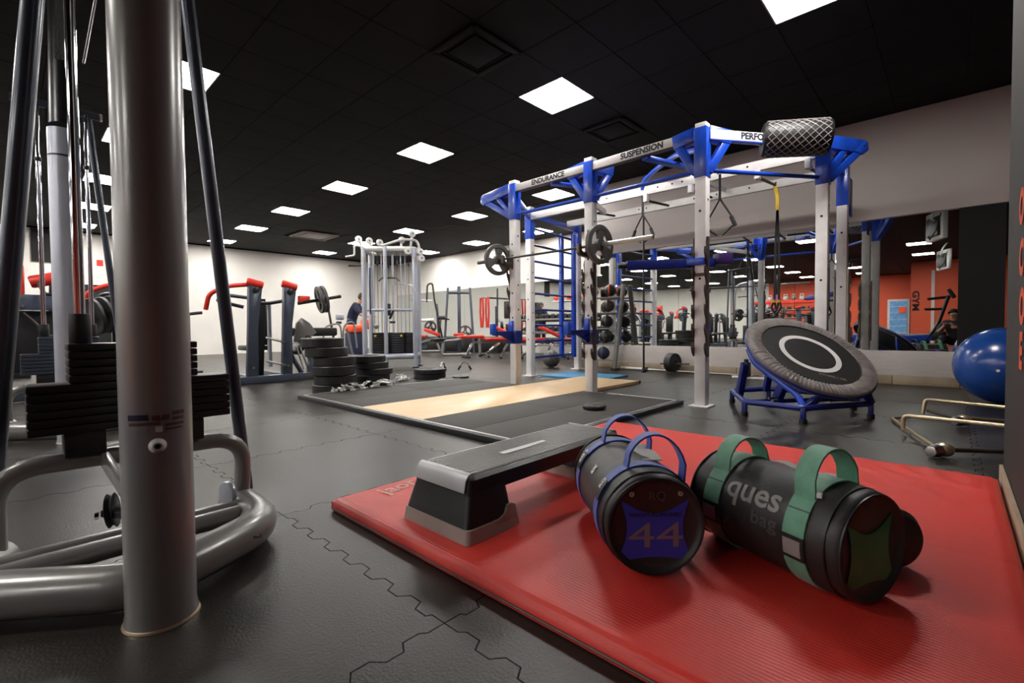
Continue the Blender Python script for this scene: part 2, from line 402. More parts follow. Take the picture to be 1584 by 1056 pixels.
for a, b in (((-.3, -.3), (.3, -.3)), ((.3, -.3), (.3, .3)), ((.3, .3), (-.3, .3)), ((-.3, .3), (-.3, -.3))):
    fr.beam((a[0]*.985, a[1]*.985, 0.006), (b[0]*.985, b[1]*.985, 0.006), 0.012, 0.014)
part('frame', fr, 'panel_frame', t0)
part('diffuser', MB().box((0, 0, 0.008), (0.578, 0.578, 0.008)), 'panel', t0)
first = True
for (x, y) in panels:
    lab = LIGHT_NAMES.get((x, y)); grp = 'square light panels in the black ceiling'
    if lab is None: lab = 'square ceiling light panel seen in the wall mirror'
    if first: t0.location = (x, y, ZC); t0['label'] = lab; t0['group'] = grp; first = False
    else: dup(t0, (x, y, ZC), 0, lab, grp)
# air vents
def vent(loc, s, m, label, mid):
    t = thing('air_vent', label, 'vent', loc)
    fr = MB(); h = s/2-0.03
    for a, b in (((-h, -h), (h, -h)), ((h, -h), (h, h)), ((h, h), (-h, h)), ((-h, h), (-h, -h))): fr.beam((*a, -0.012), (*b, -0.012), 0.06, 0.025)
    part('frame', fr, m, t, 0.004)
    part('grille', MB().box((0, 0, -0.008), (s*0.62, s*0.62, 0.02)), mid, t, 0.004)
    for k in range(4):
        a = k*PI/2; q = Matrix.Rotation(a, 3, 'Z')
        part('louvre', MB().box(q @ Vector((0, s*0.375, -0.004)), (s*0.7, s*0.07, 0.01) if k % 2 == 0 else (s*0.07, s*0.7, 0.01)), m, t)
vent((5.7, 12.63, ZC), 0.98, 'vent_beige', 'beige square air conditioning cassette in the ceiling near the back wall', 'panel_frame')
vent((3.0, 3.233, ZC), 0.6, 'ceiling_black', 'black square air diffuser in the ceiling left of the largest light', 'ceiling_black')
vent((5.4, 3.233, ZC), 0.6, 'ceiling_black', 'black square air diffuser in the ceiling above the rack', 'ceiling_black')

struct('wall_back', MB().box(((XL+XR)/2, YF+0.05, ZC/2), (XR-XL, 0.1, ZC)), 'wall_cream')
struct('wall_far_right', MB().box((XR+0.05, (4.75+YF)/2, ZC/2), (0.1, YF-4.75, ZC)), 'wall_cream')
struct('wall_return', MB().box(((XM+XR)/2+0.05, 4.70, ZC/2), (XR-XM-0.1, 0.1, ZC)), 'wall_white')
struct('wall_mirror_upper', MB().box((XM+0.15, (4.75+YN)/2, (2.03+ZC)/2), (0.34, 4.75-YN, ZC-2.03)), 'wall_white', bevel=0.01)
struct('wall_mirror_lower', MB().box((XM+0.17, (4.75+YN)/2, 0.26), (0.34, 4.75-YN, 0.30)), 'wall_low', bevel=0.004)
struct('wall_mirror_back', MB().box((XM+0.28, (4.72+YN)/2, 1.2), (0.2, 4.7-YN, 1.7)), 'wall_black')
pl = struct('trim_1', MB().box((XM+0.18, (4.76+YN)/2, 0.05), (0.34, 4.74-YN, 0.09)), 'floor_gap')
k = 0; y = 4.74
while y > -2.5:
    struct('tile', MB().box((XM+0.165, y-0.30, 0.055), (0.345, 0.594, 0.108)), 'plinth', pl, bevel=0.004); y -= 0.6
mr = struct('mirror_wall', MB().box((XM+0.175, 1.5, 1.22), (0.01, 6.4, 1.64)), 'wall_black')
mr['kind'] = 'structure'
for (a, b) in ((4.70, 3.24), (3.237, 1.60), (1.597, 0.78), (0.777, -0.03), (-0.40, -1.2)):
    struct('mirror_panel', MB().box((XM+0.025, (a+b)/2, 1.22), (0.012, a-b, 1.66)), 'mirror', mr)
struct('column_black', MB().box((XM+0.02, -0.215, 1.22), (0.06, 0.37, 1.66)), 'wall_black')
struct('wall_right_near', MB().box((1.85, -0.40, ZC/2), (2.5, 0.45, ZC)), 'wall_grey', bevel=0.004)
struct('baseboard_right', MB().beam((3.08, -0.166, 0.045), (0.62, -0.166, 0.045), 0.012, 0.07), 'plinth')
# far right wall mirror and black low storage
m2 = struct('mirror_far_wall', MB().box((XR-0.01, 11.0, 1.25), (0.012, 10.0, 1.6)), 'wall_black')
for a in range(5): struct('mirror_panel', MB().box((XR-0.02, 7.0+2*a, 1.25), (0.012, 1.996, 1.6)), 'mirror', m2)
# walls behind the camera (seen in the mirror)
struct('wall_left_red', MB().box((XL-0.05, 1.0, ZC/2), (0.1, 14.0, ZC)), 'wall_red')
struct('wall_left_cream', MB().box((XL-0.05, 12.2, ZC/2), (0.1, 8.4, ZC)), 'wall_cream')
struct('wall_red_block', MB().box((-12.6, -2.35, ZC/2), (4.2, 7.3, ZC)), 'wall_red')
struct('wall_near', MB().box(((XL+XR)/2, YN-0.05, ZC/2), (XR-XL, 0.1, ZC)), 'wall_red')
struct('trim_2', MB().box((-10.48, 0.62, 1.45), (0.03, 0.10, 2.9)), 'wall_white')
# openings and notices at the left end of the back wall
struct('wall_back_panel', MB().box((0.62, YF-0.02, 2.85), (0.42, 0.04, 0.8)), 'wall_black')
struct('door_1', MB().box((1.62, YF-0.04, 0.97), (0.75, 0.08, 1.94)), 'wall_black', bevel=0.01)
struct('trim_3', MB().box((2.83, YF-0.01, ZC/2), (0.02, 0.02, ZC)), 'panel_frame')
t = thing('wall_notice', 'white notice sheet high on the cream back wall, seen between machine rods', 'poster', (1.65, YF-0.012, 2.55))
part('sheet', MB().box((0, 0, 0), (0.30, 0.006, 0.48)), 'white_print', t)
part('picture', MB().box((0.02, -0.005, -0.03), (0.13, 0.006, 0.16)), 'bright_red', t)

# ------------------------------------------------------------------ lifting platform
t = thing('lifting_platform', 'low lifting platform with a pale wooden strip between black rubber areas under the blue rack', 'platform', (3.8, 3.4, 0))
fr = MB()
x0, x1, y0, y1 = 2.10, 4.24, 1.88, 4.98
fr.beam((x0, y0, 0.03), (x0, y1, 0.03), 0.012, 0.02); fr.beam((x0, y0, 0.03), (x1, y0, 0.03), 0.012, 0.02)
fr.beam((x1, y0, 0.03), (x1, 2.62, 0.03), 0.012, 0.02); fr.beam((x0, y1, 0.03), (x1, y1, 0.03), 0.012, 0.02)
part('edge_frame', fr, 'alu', t, 0.002, W=True)
part('edge_strip', MB().box((2.070, 3.43, 0.018), (0.046, 3.14, 0.036)).box((3.18, 1.850, 0.018), (2.2, 0.046, 0.036)), 'black_rubber', t, 0.003, W=True)
part('wood_deck', MB().box((3.80, 3.36, 0.020), (3.36, 0.88, 0.038)), 'wood_ply', t, 0.003, W=True)
for (a, b) in ((2.118, 3.16), (3.166, 4.226)):
    for (c, d) in ((1.90, 2.40), (2.406, 2.914), (3.806, 4.36), (4.366, 4.965)):
        part('rubber_tile', MB().box(((a+b)/2, (c+d)/2, 0.019), (b-a, d-c, 0.036)), 'granule', t, 0.003, W=True)
part('rubber_tile', MB().box((5.5, 2.985, 0.018), (0.1, 0.1, 0.034)), 'black_rubber', t, 0.003, W=True)
single('floor_mat', MB().box((0, 0, 0.012), (0.74, 1.05, 0.024)), 'mat_blue', 'thin light blue exercise mat behind the wooden platform', 'mat', (5.78, 3.98, 0), bevel=0.004)
t = thing('weight_disc', 'small black rounded disc lying alone on the platform rubber', 'weight', (3.34, 2.19, 0.037))
part('disc', MB().lathe([(0.001, 0), (0.085, 0), (0.10, 0.012), (0.10, 0.03), (0.085, 0.042), (0.05, 0.045), (0.001, 0.045)], n=8), 'black_rubber', t, 0.004)
part('cap', MB().lathe([(0.001, 0.043), (0.035, 0.043), (0.03, 0.05), (0.001, 0.05)], n=16), 'iron', t)

# ------------------------------------------------------------------ the blue and white rack
RK = thing('power_rack', 'large blue and white steel training rack with lettered top beams', 'rack', (5.3, 2.8, 0))
ZT = 2.53
POSTS = {'a': (4.30, 3.97), 'b': (4.30, 2.86), 'c': (4.28, 1.66), 'd': (5.30, 0.92), 'e': (6.39, 0.92), 'f': (5.38, 4.66), 'g': (6.80, 4.80)}
W2 = 0.05
def rparts(name, mb, m, bevel=0.004, **k): return part(name, mb, m, RK, bevel, W=True, **k)
for k, (x, y) in POSTS.items():
    mb = MB().box((x, y, ZT/2), (0.10, 0.10, ZT))
    p = rparts('post', mb, 'white_steel', 0.008)
    sl = MB().box((x, y, 2.27), (0.112, 0.112, 0.44)); part('sleeve', sl, 'blue_steel', p, 0.006, W=True)
    mb = MB().box((x, y, 0.006), (0.20, 0.17, 0.012)); part('base_plate', mb, 'white_steel', p, 0.002, W=True)
    for z in ([0.55, 0.85, 1.15, 1.45, 1.75] if k in 'abfg' else [1.15, 1.75]):
        h = MB().cyl((x-0.0505, y, z), (x-0.052, y, z), 0.011, 10).cyl((x, y-0.0505, z+0.1), (x, y-0.052, z+0.1), 0.011, 10)
        part('bolt_hole', h, 'floor_gap', p, W=True, stuff=True)
def topbeam(a, b, txt, tx=0.5):
    A = Vector((*POSTS[a], 2.43)); B = Vector((*POSTS[b], 2.43)); d = (B-A).normalized(); nrm = Vector((d.y, -d.x, 0))
    if nrm.dot(Vector((-A.x, -A.y, 0))) < 0: nrm = -nrm
    off = nrm*0.02
    a1 = A+off+d*0.05; b1 = B+off-d*0.05
    bm_ = rparts('top_beam', MB().beam(a1, b1, 0.05, 0.085), 'white_steel')
    part('lower_edge', MB().beam(a1+Vector((0, 0, -0.047)), b1+Vector((0, 0, -0.047)), 0.053, 0.012), 'brown_steel' if b != 'd' else 'blue_steel', bm_, 0.002, W=True)
    L = (b1-a1).length
    if txt:
        tm_ = text_mb(txt, 0.080, 0.0035); u = -d if nrm.cross(-d).z < 0 else d
        u = d if d.cross(Vector((0, 0, 1))).dot(nrm) > 0 else -d
        place(tm_, a1.lerp(b1, tx)+nrm*0.0262, u, (0, 0, 1)); part('lettering', tm_, 'navy_print', bm_, W=True, label='dark block letters on the white beam')
    rparts('tie_tube', MB().tube([A+Vector((0, 0, -0.31)), B+Vector((0, 0, -0.31))], 0.019, 12), 'blue_steel', 0)
topbeam('a', 'b', 'ENDURANCE'); topbeam('b', 'c', 'SUSPENSION', 0.52); topbeam('c', 'd', 'PERFORMANCE', 0.5)
# triangular blue brackets: box arm, leaning leg, and for the outer tips an inner brace
def arm(post, dirv, ln, tip=False):
    x, y = POSTS[post]; d = Vector((*dirv, 0)).normalized(); o = Vector((x, y, 0))
    b = rparts('bracket', MB().beam(o+d*0.045+Vector((0, 0, 2.445)), o+d*ln+Vector((0, 0, 2.415)), 0.088, 0.125), 'blue_steel', 0.006)
    part('leg', MB().beam(o+d*(ln-0.03)+Vector((0, 0, 2.40)), o+d*0.05+Vector((0, 0, 2.10)), 0.075, 0.07), 'blue_steel', b, 0.005, W=True)
    if tip:
        part('brace', MB().beam(o+d*ln*0.52+Vector((0, 0, 2.40)), o+d*0.05+Vector((0, 0, 2.14)), 0.07, 0.06), 'blue_steel', b, 0.005, W=True)
        part('tip_plate', MB().prism([(ln-0.12, 2.37), (ln-0.02, 2.475), (ln+0.02, 2.46), (ln+0.03, 2.38), (ln-0.03, 2.34)], o, d, (0, 0, 1), 0.092), 'blue_steel', b, 0.006, W=True)
        part('bolt_hole', MB().cyl(o+d*ln*0.95+Vector((d.y*0.046, -d.x*0.046, 2.42)), o+d*ln*0.95+Vector((d.y*0.048, -d.x*0.048, 2.42)), 0.009, 10), 'floor_gap', b, W=True)
arm('a', (0.10, 1), 0.60, True); arm('b', (0, 1), 0.28); arm('c', (0, 1), 0.26); arm('c', (1.02, -0.74), 0.27)
arm('d', (0.80, -0.62), 0.42, True); arm('b', (0.9, -0.5), 0.26); arm('g', (0.9, 0.5), 0.24)
for p0, p1 in (((4.28, 3.38, 2.37), (4.66, 3.02, 2.33)), ((4.28, 2.22, 2.37), (4.85, 1.95, 2.33)), ((4.66, 3.02, 2.33), (4.36, 2.92, 2.30))):
    rparts('plan_brace', MB().beam(p0, p1, 0.09, 0.03), 'blue_steel', 0.004)
# upper edge arm toward the corner at d
# inner rails along Y, with pegs
for (x, z, ya, yb, m) in ((5.36, 2.38, 0.97, 4.62, 'white_steel'), (6.44, 2.45, 0.97, 4.74, 'white_steel')):
    r = rparts('rail', MB().beam((x, ya, z), (x, yb, z), 0.05, 0.10), m)
    for yy in (1.6, 1.9, 2.3, 2.42, 2.6, 3.3, 3.42): part('bolt_hole', MB().cyl((x-0.0255, yy, z+0.01), (x-0.027, yy, z+0.01), 0.011, 10), 'floor_gap', r, W=True)
for x, y in ((5.36, 2.20), (5.36, 2.75), (5.36, 1.5), (5.36, 1.05), (5.36, 3.55)):
    q = rparts('pull_up_handle', MB().box((x-0.02, y, 2.29), (0.07, 0.05, 0.10)), 'white_steel', 0.004)
    part('grip', MB().cyl((x, y, 2.27), (x+0.02, y-0.02, 2.26), 0.016, 10).cyl((x, y, 2.26), (x+0.55, y-0.02, 2.30), 0.015, 10), 'black_paint', q, W=True)
rparts('cross_rail', MB().beam((4.45, 3.05, 2.22), (5.36, 3.35, 2.22), 0.045, 0.07), 'white_steel')
rparts('cross_rail', MB().beam((4.30, 4.0, 2.38), (5.38, 4.66, 2.38), 0.05, 0.08), 'blue_steel')
rparts('cross_rail', MB().beam((5.38, 4.66, 2.42), (6.80, 4.80, 2.42), 0.05, 0.08), 'blue_steel')
rparts('cross_rail', MB().beam((5.30, 0.92, 2.42), (6.39, 0.92, 2.42), 0.05, 0.08), 'blue_steel')
rparts('cross_rail', MB().beam((5.36, 2.2, 2.44), (6.44, 2.2, 2.50), 0.04, 0.05), 'white_steel')
rparts('side_plate', MB().box((6.62, 0.88, 2.18), (0.12, 0.02, 0.42)), 'blue_dark')
# blue bag-hanger arm
rparts('hanger_arm', MB().tube(fillet([(4.33, 1.72, 2.33), (4.75, 2.10, 2.50), (5.2, 2.55, 2.56), (5.33, 2.78, 2.50), (5.35, 2.80, 2.40)], 0.18, 6), 0.027, 12), 'blue_steel', 0)
# stall-bar ladder between f and g
for yk, xk in ((4.86, 6.42), (4.76, 6.63)):
    rparts('ladder_upright', MB().beam((xk, yk, 0.22), (xk, yk, 2.30), 0.055, 0.075, (1, 0, 0)), 'blue_steel')
for kx in range(9):
    z = 0.27+kx*0.245
    rparts('rung', MB().cyl((5.43, 4.68, z), (6.63, 4.80, z), 0.018, 10), 'blue_dark', 0)
# toothed storage strips on b and c and e
def teeth(x, y, z0, n, side, m, pitch=0.17):
    poly = [(0, z0-0.05)]
    for k in range(n):
        z = z0+k*pitch; poly += [(-0.035, z-0.02), (-0.055, z+0.03), (-0.05, z+0.075), (-0.035, z+0.08), (-0.03, z+0.045), (0.0, z+0.035), (0.0, z+0.06), (-0.012, z+0.12)]
    zt = z0+n*pitch; poly += [(0, zt), (0.045, zt), (0.045, z0-0.05)]
    return MB().prism(poly, (x, y, 0), (1, 0, 0), (0, 0, 1), 0.014)
rparts('toothed_strip', teeth(4.262, 2.803, 0.42, 6, -1, 'b'), 'brown_steel', 0.002)
rparts('toothed_strip', teeth(4.262, 2.917, 0.42, 6, -1, 'b'), 'brown_steel', 0.002)
rparts('toothed_strip', teeth(4.242, 1.603, 0.50, 6, -1, 'c'), 'brown_steel', 0.002)
rparts('toothed_strip', teeth(4.242, 1.717, 0.50, 6, -1, 'c'), 'brown_steel', 0.002)
rparts('toothed_strip', teeth(4.262, 4.027, 0.95, 4, -1, 'a', 0.2), 'brown_steel', 0.002)
for x, y in ((6.39, 0.86), (6.39, 0.985)):
    pl_ = [(-0.05, 0.5), (-0.05, 1.35), (0.05, 1.35)]
    for k in range(4):
        z = 1.22-k*0.20; pl_ += [(0.07, z+0.05), (0.15, z+0.07), (0.19, z+0.02), (0.17, z-0.05), (0.11, z-0.09), (0.13, z-0.03), (0.09, z-0.0), (0.07, z-0.05), (0.06, z-0.11)]
    pl_ += [(0.05, 0.5)]
    rparts('hook_plate', MB().prism([(a, b) for a, b in pl_], (x, y, 0), (1, 0, 0), (0, 0, 1), 0.012), 'gold_plate', 0.002)
# spotter arms (low) and long blue arm (high) on post c
def spotter(x, y, z, ln, dy):
    s_ = rparts('spotter_arm', MB().box((x, y, z), (0.125, 0.125, 0.16)), 'blue_dark', 0.006)
    part('arm', MB().beam((x-0.05, y, z+0.05), (x-ln, y+dy, z+0.05), 0.05, 0.055), 'blue_dark', s_, 0.004, W=True)
    part('upright_plate', MB().box((x-0.062, y+0.02, z+0.13), (0.02, 0.07, 0.14)), 'blue_steel', s_, 0.003, W=True)
    part('end_stop', MB().box((x-ln, y+dy, z+0.10), (0.06, 0.06, 0.13)), 'blue_steel', s_, 0.005, W=True)
    part('gusset', MB().prism([(-0.05, -0.07), (-0.28, 0.03), (-0.05, 0.03)], (x, y, z), (1, 0, 0), (0, 0, 1), 0.02), 'blue_dark', s_, 0.002, W=True)
spotter(4.30, 3.97, 0.61, 0.33, 0.06); spotter(4.30, 2.86, 0.62, 0.36, 0.05)
s_ = rparts('spotter_arm', MB().beam((4.40, 1.60, 1.30), (3.80, 2.15, 1.27), 0.06, 0.085), 'blue_dark', 0.006)
part('grip_end', MB().cyl((3.80, 2.15, 1.27), (3.74, 2.20, 1.27), 0.025, 14), 'black_rubber', s_, W=True)
part('end_block', MB().box((4.43, 1.53, 1.33), (0.13, 0.12, 0.10), Matrix.Rotation(-0.74, 3, 'Z')), 'purple_dark', s_, 0.006, W=True)
part('clamp', MB().box((4.26, 1.69, 1.30), (0.16, 0.16, 0.06)), 'blue_steel', s_, 0.006, W=True)
rparts('collar', MB().box((4.28, 1.66, 1.185), (0.118, 0.118, 0.03)), 'brown_steel', 0.003)
for pa in ('a', 'b'):
    x, y = POSTS[pa]
    rparts('bar_hook', MB().prism([(-0.05, 1.62), (-0.075, 1.60), (-0.085, 1.52), (-0.165, 1.515), (-0.19, 1.53), (-0.195, 1.585), (-0.235, 1.60), (-0.24, 1.50), (-0.21, 1.475), (-0.05, 1.46)], (x, y+0.0, -0.0), (1, 0, 0), (0, 0, 1), 0.04), 'brown_steel', 0.002)

# ------------------------------------------------------------------ barbell on the rack (own thing) with two plates
def plate_mb(R=0.225, th=0.04, holes=True):
    mb = MB()
    if not holes:
        return mb.lathe([(0.026, -th/2), (0.05, -th/2), (0.055, -th*0.42), (R*0.75, -th*0.42), (R*0.80, -th/2), (R-0.006, -th/2), (R, -th/2+0.006), (R, th/2-0.006), (R-0.006, th/2), (R*0.80, th/2), (R*0.75, th*0.42), (0.055, th*0.42), (0.05, th/2), (0.026, th/2)], n=40, closed=True)
    mb.lathe([(R*0.76, -th/2), (R-0.006, -th/2), (R, -th/2+0.006), (R, th/2-0.006), (R-0.006, th/2), (R*0.76, th/2)], n=40, closed=True)
    mb.lathe([(0.026, -th/2), (R*0.30, -th/2), (R*0.30, th/2), (0.026, th/2)], n=24, closed=True)
    for k in range(3):
        a0 = k*2*PI/3+0.5; n = 8; p = [(R*0.28*math.cos(a0-0.5), R*0.28*math.sin(a0-0.5))]
        p = [(R*0.27*math.cos(a), R*0.27*math.sin(a)) for a in [a0-0.55+1.1*i/6 for i in range(7)]]
        p += [(R*0.78*math.cos(a), R*0.78*math.sin(a)) for a in [a0+0.38-0.76*i/6 for i in range(7)]]
        mb.prism(p, (0, 0, 0), (1, 0, 0), (0, 1, 0), th*0.7)
    return mb
def oriented(mb, o, axis):
    q = Vector((0, 0, 1)).rotation_difference(Vector(axis).normalized()); o = Vector(o)
    mb.v = [o+q @ p for p in mb.v]; return mb
t = thing('barbell', 'long steel barbell resting on the hooks of the blue rack', 'barbell', (4.10, 3.22, 1.556))
part('bar', MB().cyl((4.10, 2.66, 1.556), (4.10, 3.98, 1.556), 0.013, 12), 'black_paint', t, W=True)
for a, b in ((2.64, 2.04), (4.00, 4.42)):
    part('sleeve', MB().cyl((4.10, a, 1.556), (4.10, b, 1.556), 0.024, 16), 'steel' if a < 3 else 'iron', t, W=True)
t = thing('weight_plate', 'spoked grey weight plate on the left end of the racked barbell', 'weight plate', (4.10, 4.07, 1.556)); part('plate', oriented(plate_mb(0.19, 0.05), (0, 0, 0), (0.18, 1, 0)), 'iron', t)
t = thing('weight_plate', 'spoked dark weight plate on the racked barbell against the middle white post', 'weight plate', (4.10, 2.62, 1.556)); part('plate', oriented(plate_mb(0.20, 0.05), (0, 0, 0), (0.1, 1, 0)), 'iron', t)
t = thing('clamp_collar', 'small dark collar clamped on the left sleeve of the racked barbell', 'collar', (4.10, 4.22, 1.556))
part('ring', MB().lathe([(0.025, -0.02), (0.042, -0.02), (0.042, 0.02), (0.025, 0.02)], axis=(0, 1, 0), closed=True), 'black_plastic', t)
part('lever', MB().beam((0, 0, -0.03), (0.0, 0.03, -0.075), 0.015, 0.012), 'black_plastic', t, 0.002)

# ------------------------------------------------------------------ suspension trainers and strap
t = thing('suspension_strap', 'black strap trainer with triangular handles hanging from the blue hanger arm', 'strap', (5.35, 2.80, 2.40))
part('strap', MB().ribbon([(5.35, 2.80, 2.41), (5.35, 2.80, 2.09)], (0, 1, 0), 0.03, 0.006), 'black_leather', t, W=True)
def handle(o, sgn, root, dy=0.10):
    pts = [(o[0], o[1], o[2]), (o[0], o[1]+sgn*dy*0.8, o[2]-0.16), (o[0], o[1]+sgn*dy*1.15, o[2]-0.25), (o[0], o[1]+sgn*dy*0.2, o[2]-0.34)]
    h = part('handle_loop', MB().tube(fillet(pts, 0.03, 4), 0.009, 8), 'black_leather', root, W=True)
    part('grip', MB().cyl((o[0], o[1]+sgn*dy*0.85, o[2]-0.18), (o[0], o[1]+sgn*dy*1.15, o[2]-0.27), 0.019, 12), 'black_rubber', h, W=True)
handle((5.35, 2.80, 2.10), 1, t, 0.12); handle((5.35, 2.80, 2.10), -1, t, 0.12)
t = thing('climbing_strap', 'long thin black strap hanging near to the floor in the rack middle bay', 'strap', (5.37, 2.80, 0.2))
part('strap', MB().cyl((5.37, 2.80, 2.08), (5.37, 2.80, 0.22), 0.0125, 10), 'black_leather', t, W=True)
part('end_weight', MB().lathe([(0.001, 0), (0.03, 0), (0.035, 0.02), (0.02, 0.05), (0.013, 0.07)], (5.37, 2.80, 0.16), n=16), 'black_rubber', t, W=True)
t = thing('suspension_trainer', 'suspension trainer with yellow top strap hanging behind the round trampoline', 'strap', (5.93, 1.46, 2.2))
part('top_strap', MB().ribbon([(5.90, 1.48, 2.29), (5.93, 1.46, 2.16), (5.93, 1.46, 2.02)], (0, 1, 0), 0.035, 0.012), 'yellow', t, W=True)
for s1 in (-1, 1):
    part('strap', MB().ribbon([(5.93, 1.46, 2.04), (5.93, 1.46+s1*0.018, 1.6), (5.93, 1.46+s1*0.022, 1.02)], (0, 1, 0), 0.024, 0.008), 'black_leather', t, W=True)
    h = part('handle', MB().tube(fillet([(5.93, 1.46+s1*0.022, 1.03), (5.90, 1.46+s1*0.05, 0.93), (5.90, 1.46-s1*0.02, 0.82), (5.93, 1.46+s1*0.022, 1.0)], 0.02, 3), 0.012, 8), 'black_leather', t, W=True)
    part('tab', MB().box((5.915, 1.46+s1*0.026, 1.0), (0.02, 0.04, 0.03)), 'yellow', h, 0.003, W=True)
t = thing('hand_strap', 'black strap handle hanging behind the nearest white rack post', 'strap', (4.62, 1.62, 2.2))
part('strap', MB().ribbon([(4.60, 1.62, 2.15), (4.60, 1.62, 1.90)], (0, 1, 0), 0.022, 0.006), 'black_leather', t, W=True)
handle((4.60, 1.62, 1.92), 1, t, 0.12); handle((4.60, 1.62, 1.92), -1, t, 0.12)

# quilted roller standing on the corner of the rack
C0 = Vector((4.92, 1.07, 2.42)); ax = Vector((0.38, -0.85, -0.07)).normalized()
t = thing('quilted_roller', 'black foam roller wrapped in pale diamond mesh lying on the rack corner', 'roller', C0)
L2 = 0.28; rr = 0.155
q = Vector((0, 0, 1)).rotation_difference(ax)
part('core', MB().lathe([(0.001, -L2), (rr-0.05, -L2), (rr-0.015, -L2+0.012), (rr, -L2+0.045), (rr, L2-0.045), (rr-0.015, L2-0.012), (rr-0.05, L2), (0.001, L2)], (0, 0, 0), ax, 36), 'black_rubber', t)
net = MB(); nst = 15
for k in range(nst):
    for sg in (1, -1):
        pts = []
        for i in range(13):
            z = -L2+0.035+(2*L2-0.07)*i/12; a = 2*PI*k/nst + sg*(i/12)*3.1
            pts.append(q @ Vector(((rr+0.003)*math.cos(a), (rr+0.003)*math.sin(a), z)))
        net.tube(pts, 0.0036, 5, caps=False)
part('mesh_wrap', net, 'grey_print', t)

# ------------------------------------------------------------------ barbells along the mirror wall
t = thing('floor_barbell', 'barbell lying on the floor along the low wall below the mirror', 'barbell', (7.12, 2.7, 0.03))
part('bar', MB().cyl((7.15, 3.7, 0.028), (7.10, 1.35, 0.028), 0.014, 10), 'steel', t, W=True)
part('sleeve', MB().cyl((7.16, 4.15, 0.03), (7.15, 3.68, 0.03), 0.026, 14), 'alu', t, W=True)
part('hub', MB().cyl((7.15, 3.70, 0.03), (7.15, 3.66, 0.03), 0.036, 14), 'black_rubber', t, W=True)
t = thing('short_bar', 'short brown bar with a black plate by the low wall left of the nearest post', 'barbell', (7.10, 3.25, 0.12))
part('bar', MB().cyl((7.12, 3.42, 0.135), (7.12, 2.95, 0.15), 0.013, 10), 'brown_steel', t, W=True)
t = thing('weight_plate', 'black plate standing on its edge by the low wall left of the nearest post', 'weight plate', (7.12, 3.22, 0.16))
part('plate', oriented(plate_mb(0.15, 0.12, False), (0, 0, 0), (0.25, 1, 0)), 'black_rubber', t)
t = thing('floor_stand', 'small black upright stand on a white foot left of the trampoline frame', 'stand', (6.9, 2.02, 0))
part('foot', MB().beam((6.9, 2.25, 0.02), (6.9, 1.6, 0.02), 0.05, 0.03), 'white_steel', t, 0.004, W=True)
part('block', MB().box((6.9, 2.07, 0.13), (0.10, 0.10, 0.2)), 'black_rubber', t, 0.012, W=True)
part('cap', MB().cyl((6.9, 2.07, 0.23), (6.9, 2.07, 0.27), 0.03, 12), 'black_plastic', t, W=True)

# ------------------------------------------------------------------ rebounder trampoline
TC = Vector((4.493, 0.865, 0.485)); nr = Vector((-0.357, -0.477, 0.803)).normalized()
hh_ = math.hypot(nr.x, nr.y); e1 = Vector((nr.x/hh_*nr.z, nr.y/hh_*nr.z, -hh_)); hz = Vector((-nr.y/hh_, nr.x/hh_, 0))   # downhill, and level to the right
t = thing('rebounder', 'round tilted trampoline rebounder with grey skirt and white ring on a blue frame', 'trampoline', (4.5, 0.88, 0))
RT = 0.50
def onp(a, b, c=0): return TC + e1*a + hz*b + nr*c
def disc(prof, n=72):
    mb = MB(); m = len(prof); vs = []
    for k in range(n):
        a = 2*PI*k/n
        for r, z in prof: vs.append(onp(r*math.cos(a), r*math.sin(a), z))
    fs = []
    for k in range(n):
        for i in range(m-1): fs.append((k*m+i, ((k+1) % n)*m+i, ((k+1) % n)*m+i+1, k*m+i+1))
    return mb.add(vs, fs)
# pleated skirt
n = 288; prof = [(RT*0.745, 0.013), (RT*0.78, 0.020), (RT*0.88, 0.026), (RT*0.97, 0.022), (RT, 0.004), (RT*0.995, -0.03), (RT*0.96, -0.045)]
vs = []; mb = MB()
for k in range(n):
    a = 2*PI*k/n; ph = random.uniform(-1, 1)
    for i, (r, z) in enumerate(prof):
        amp = (0.0075 if i < 3 else 0.003)*(1 if i else 0.4)
        vs.append(onp(r*math.cos(a+0.006*ph), r*math.sin(a+0.006*ph), z + amp*math.sin(k*PI/1.5+0.8*ph) + 0.0015*ph))
mb.add(vs, [(k*7+i, ((k+1) % n)*7+i, ((k+1) % n)*7+i+1, k*7+i+1) for k in range(n) for i in range(6)])
part('skirt', mb, 'grey_fabric', t, W=True, angle=80)
bd = part('bed', disc([(0.001, 0.010), (RT*0.3, 0.010), (RT*0.77, 0.013), (RT*0.77, 0.0), (0.001, 0.0)]), 'tramp_black', t, W=True)
part('ring', disc([(RT*0.395, 0.0105), (RT*0.395, 0.0140), (RT*0.475, 0.0145), (RT*0.475, 0.0105)]), 'white_print', bd, W=True, label='white ring printed on the black bed')
part('piping', MB().tube([onp(RT*0.755*math.cos(2*PI*k/60), RT*0.755*math.sin(2*PI*k/60), 0.016) for k in range(60)], 0.005, 6, closed=True), 'black_plastic', bd, W=True)
tx = text_mb('FITNESS | 100', 0.034, 0.001); ux = (hz*0.91+e1*0.41).normalized()
place(tx, onp(0.290, -0.01, 0.0165), ux, nr.cross(ux))
part('lettering', tx, 'grey_print', bd, W=True)
part('rim', MB().tube([onp(RT*0.975*math.cos(2*PI*k/64), RT*0.975*math.sin(2*PI*k/64), -0.012) for k in range(64)], 0.018, 10, closed=True), 'blue_dark', t, W=True)
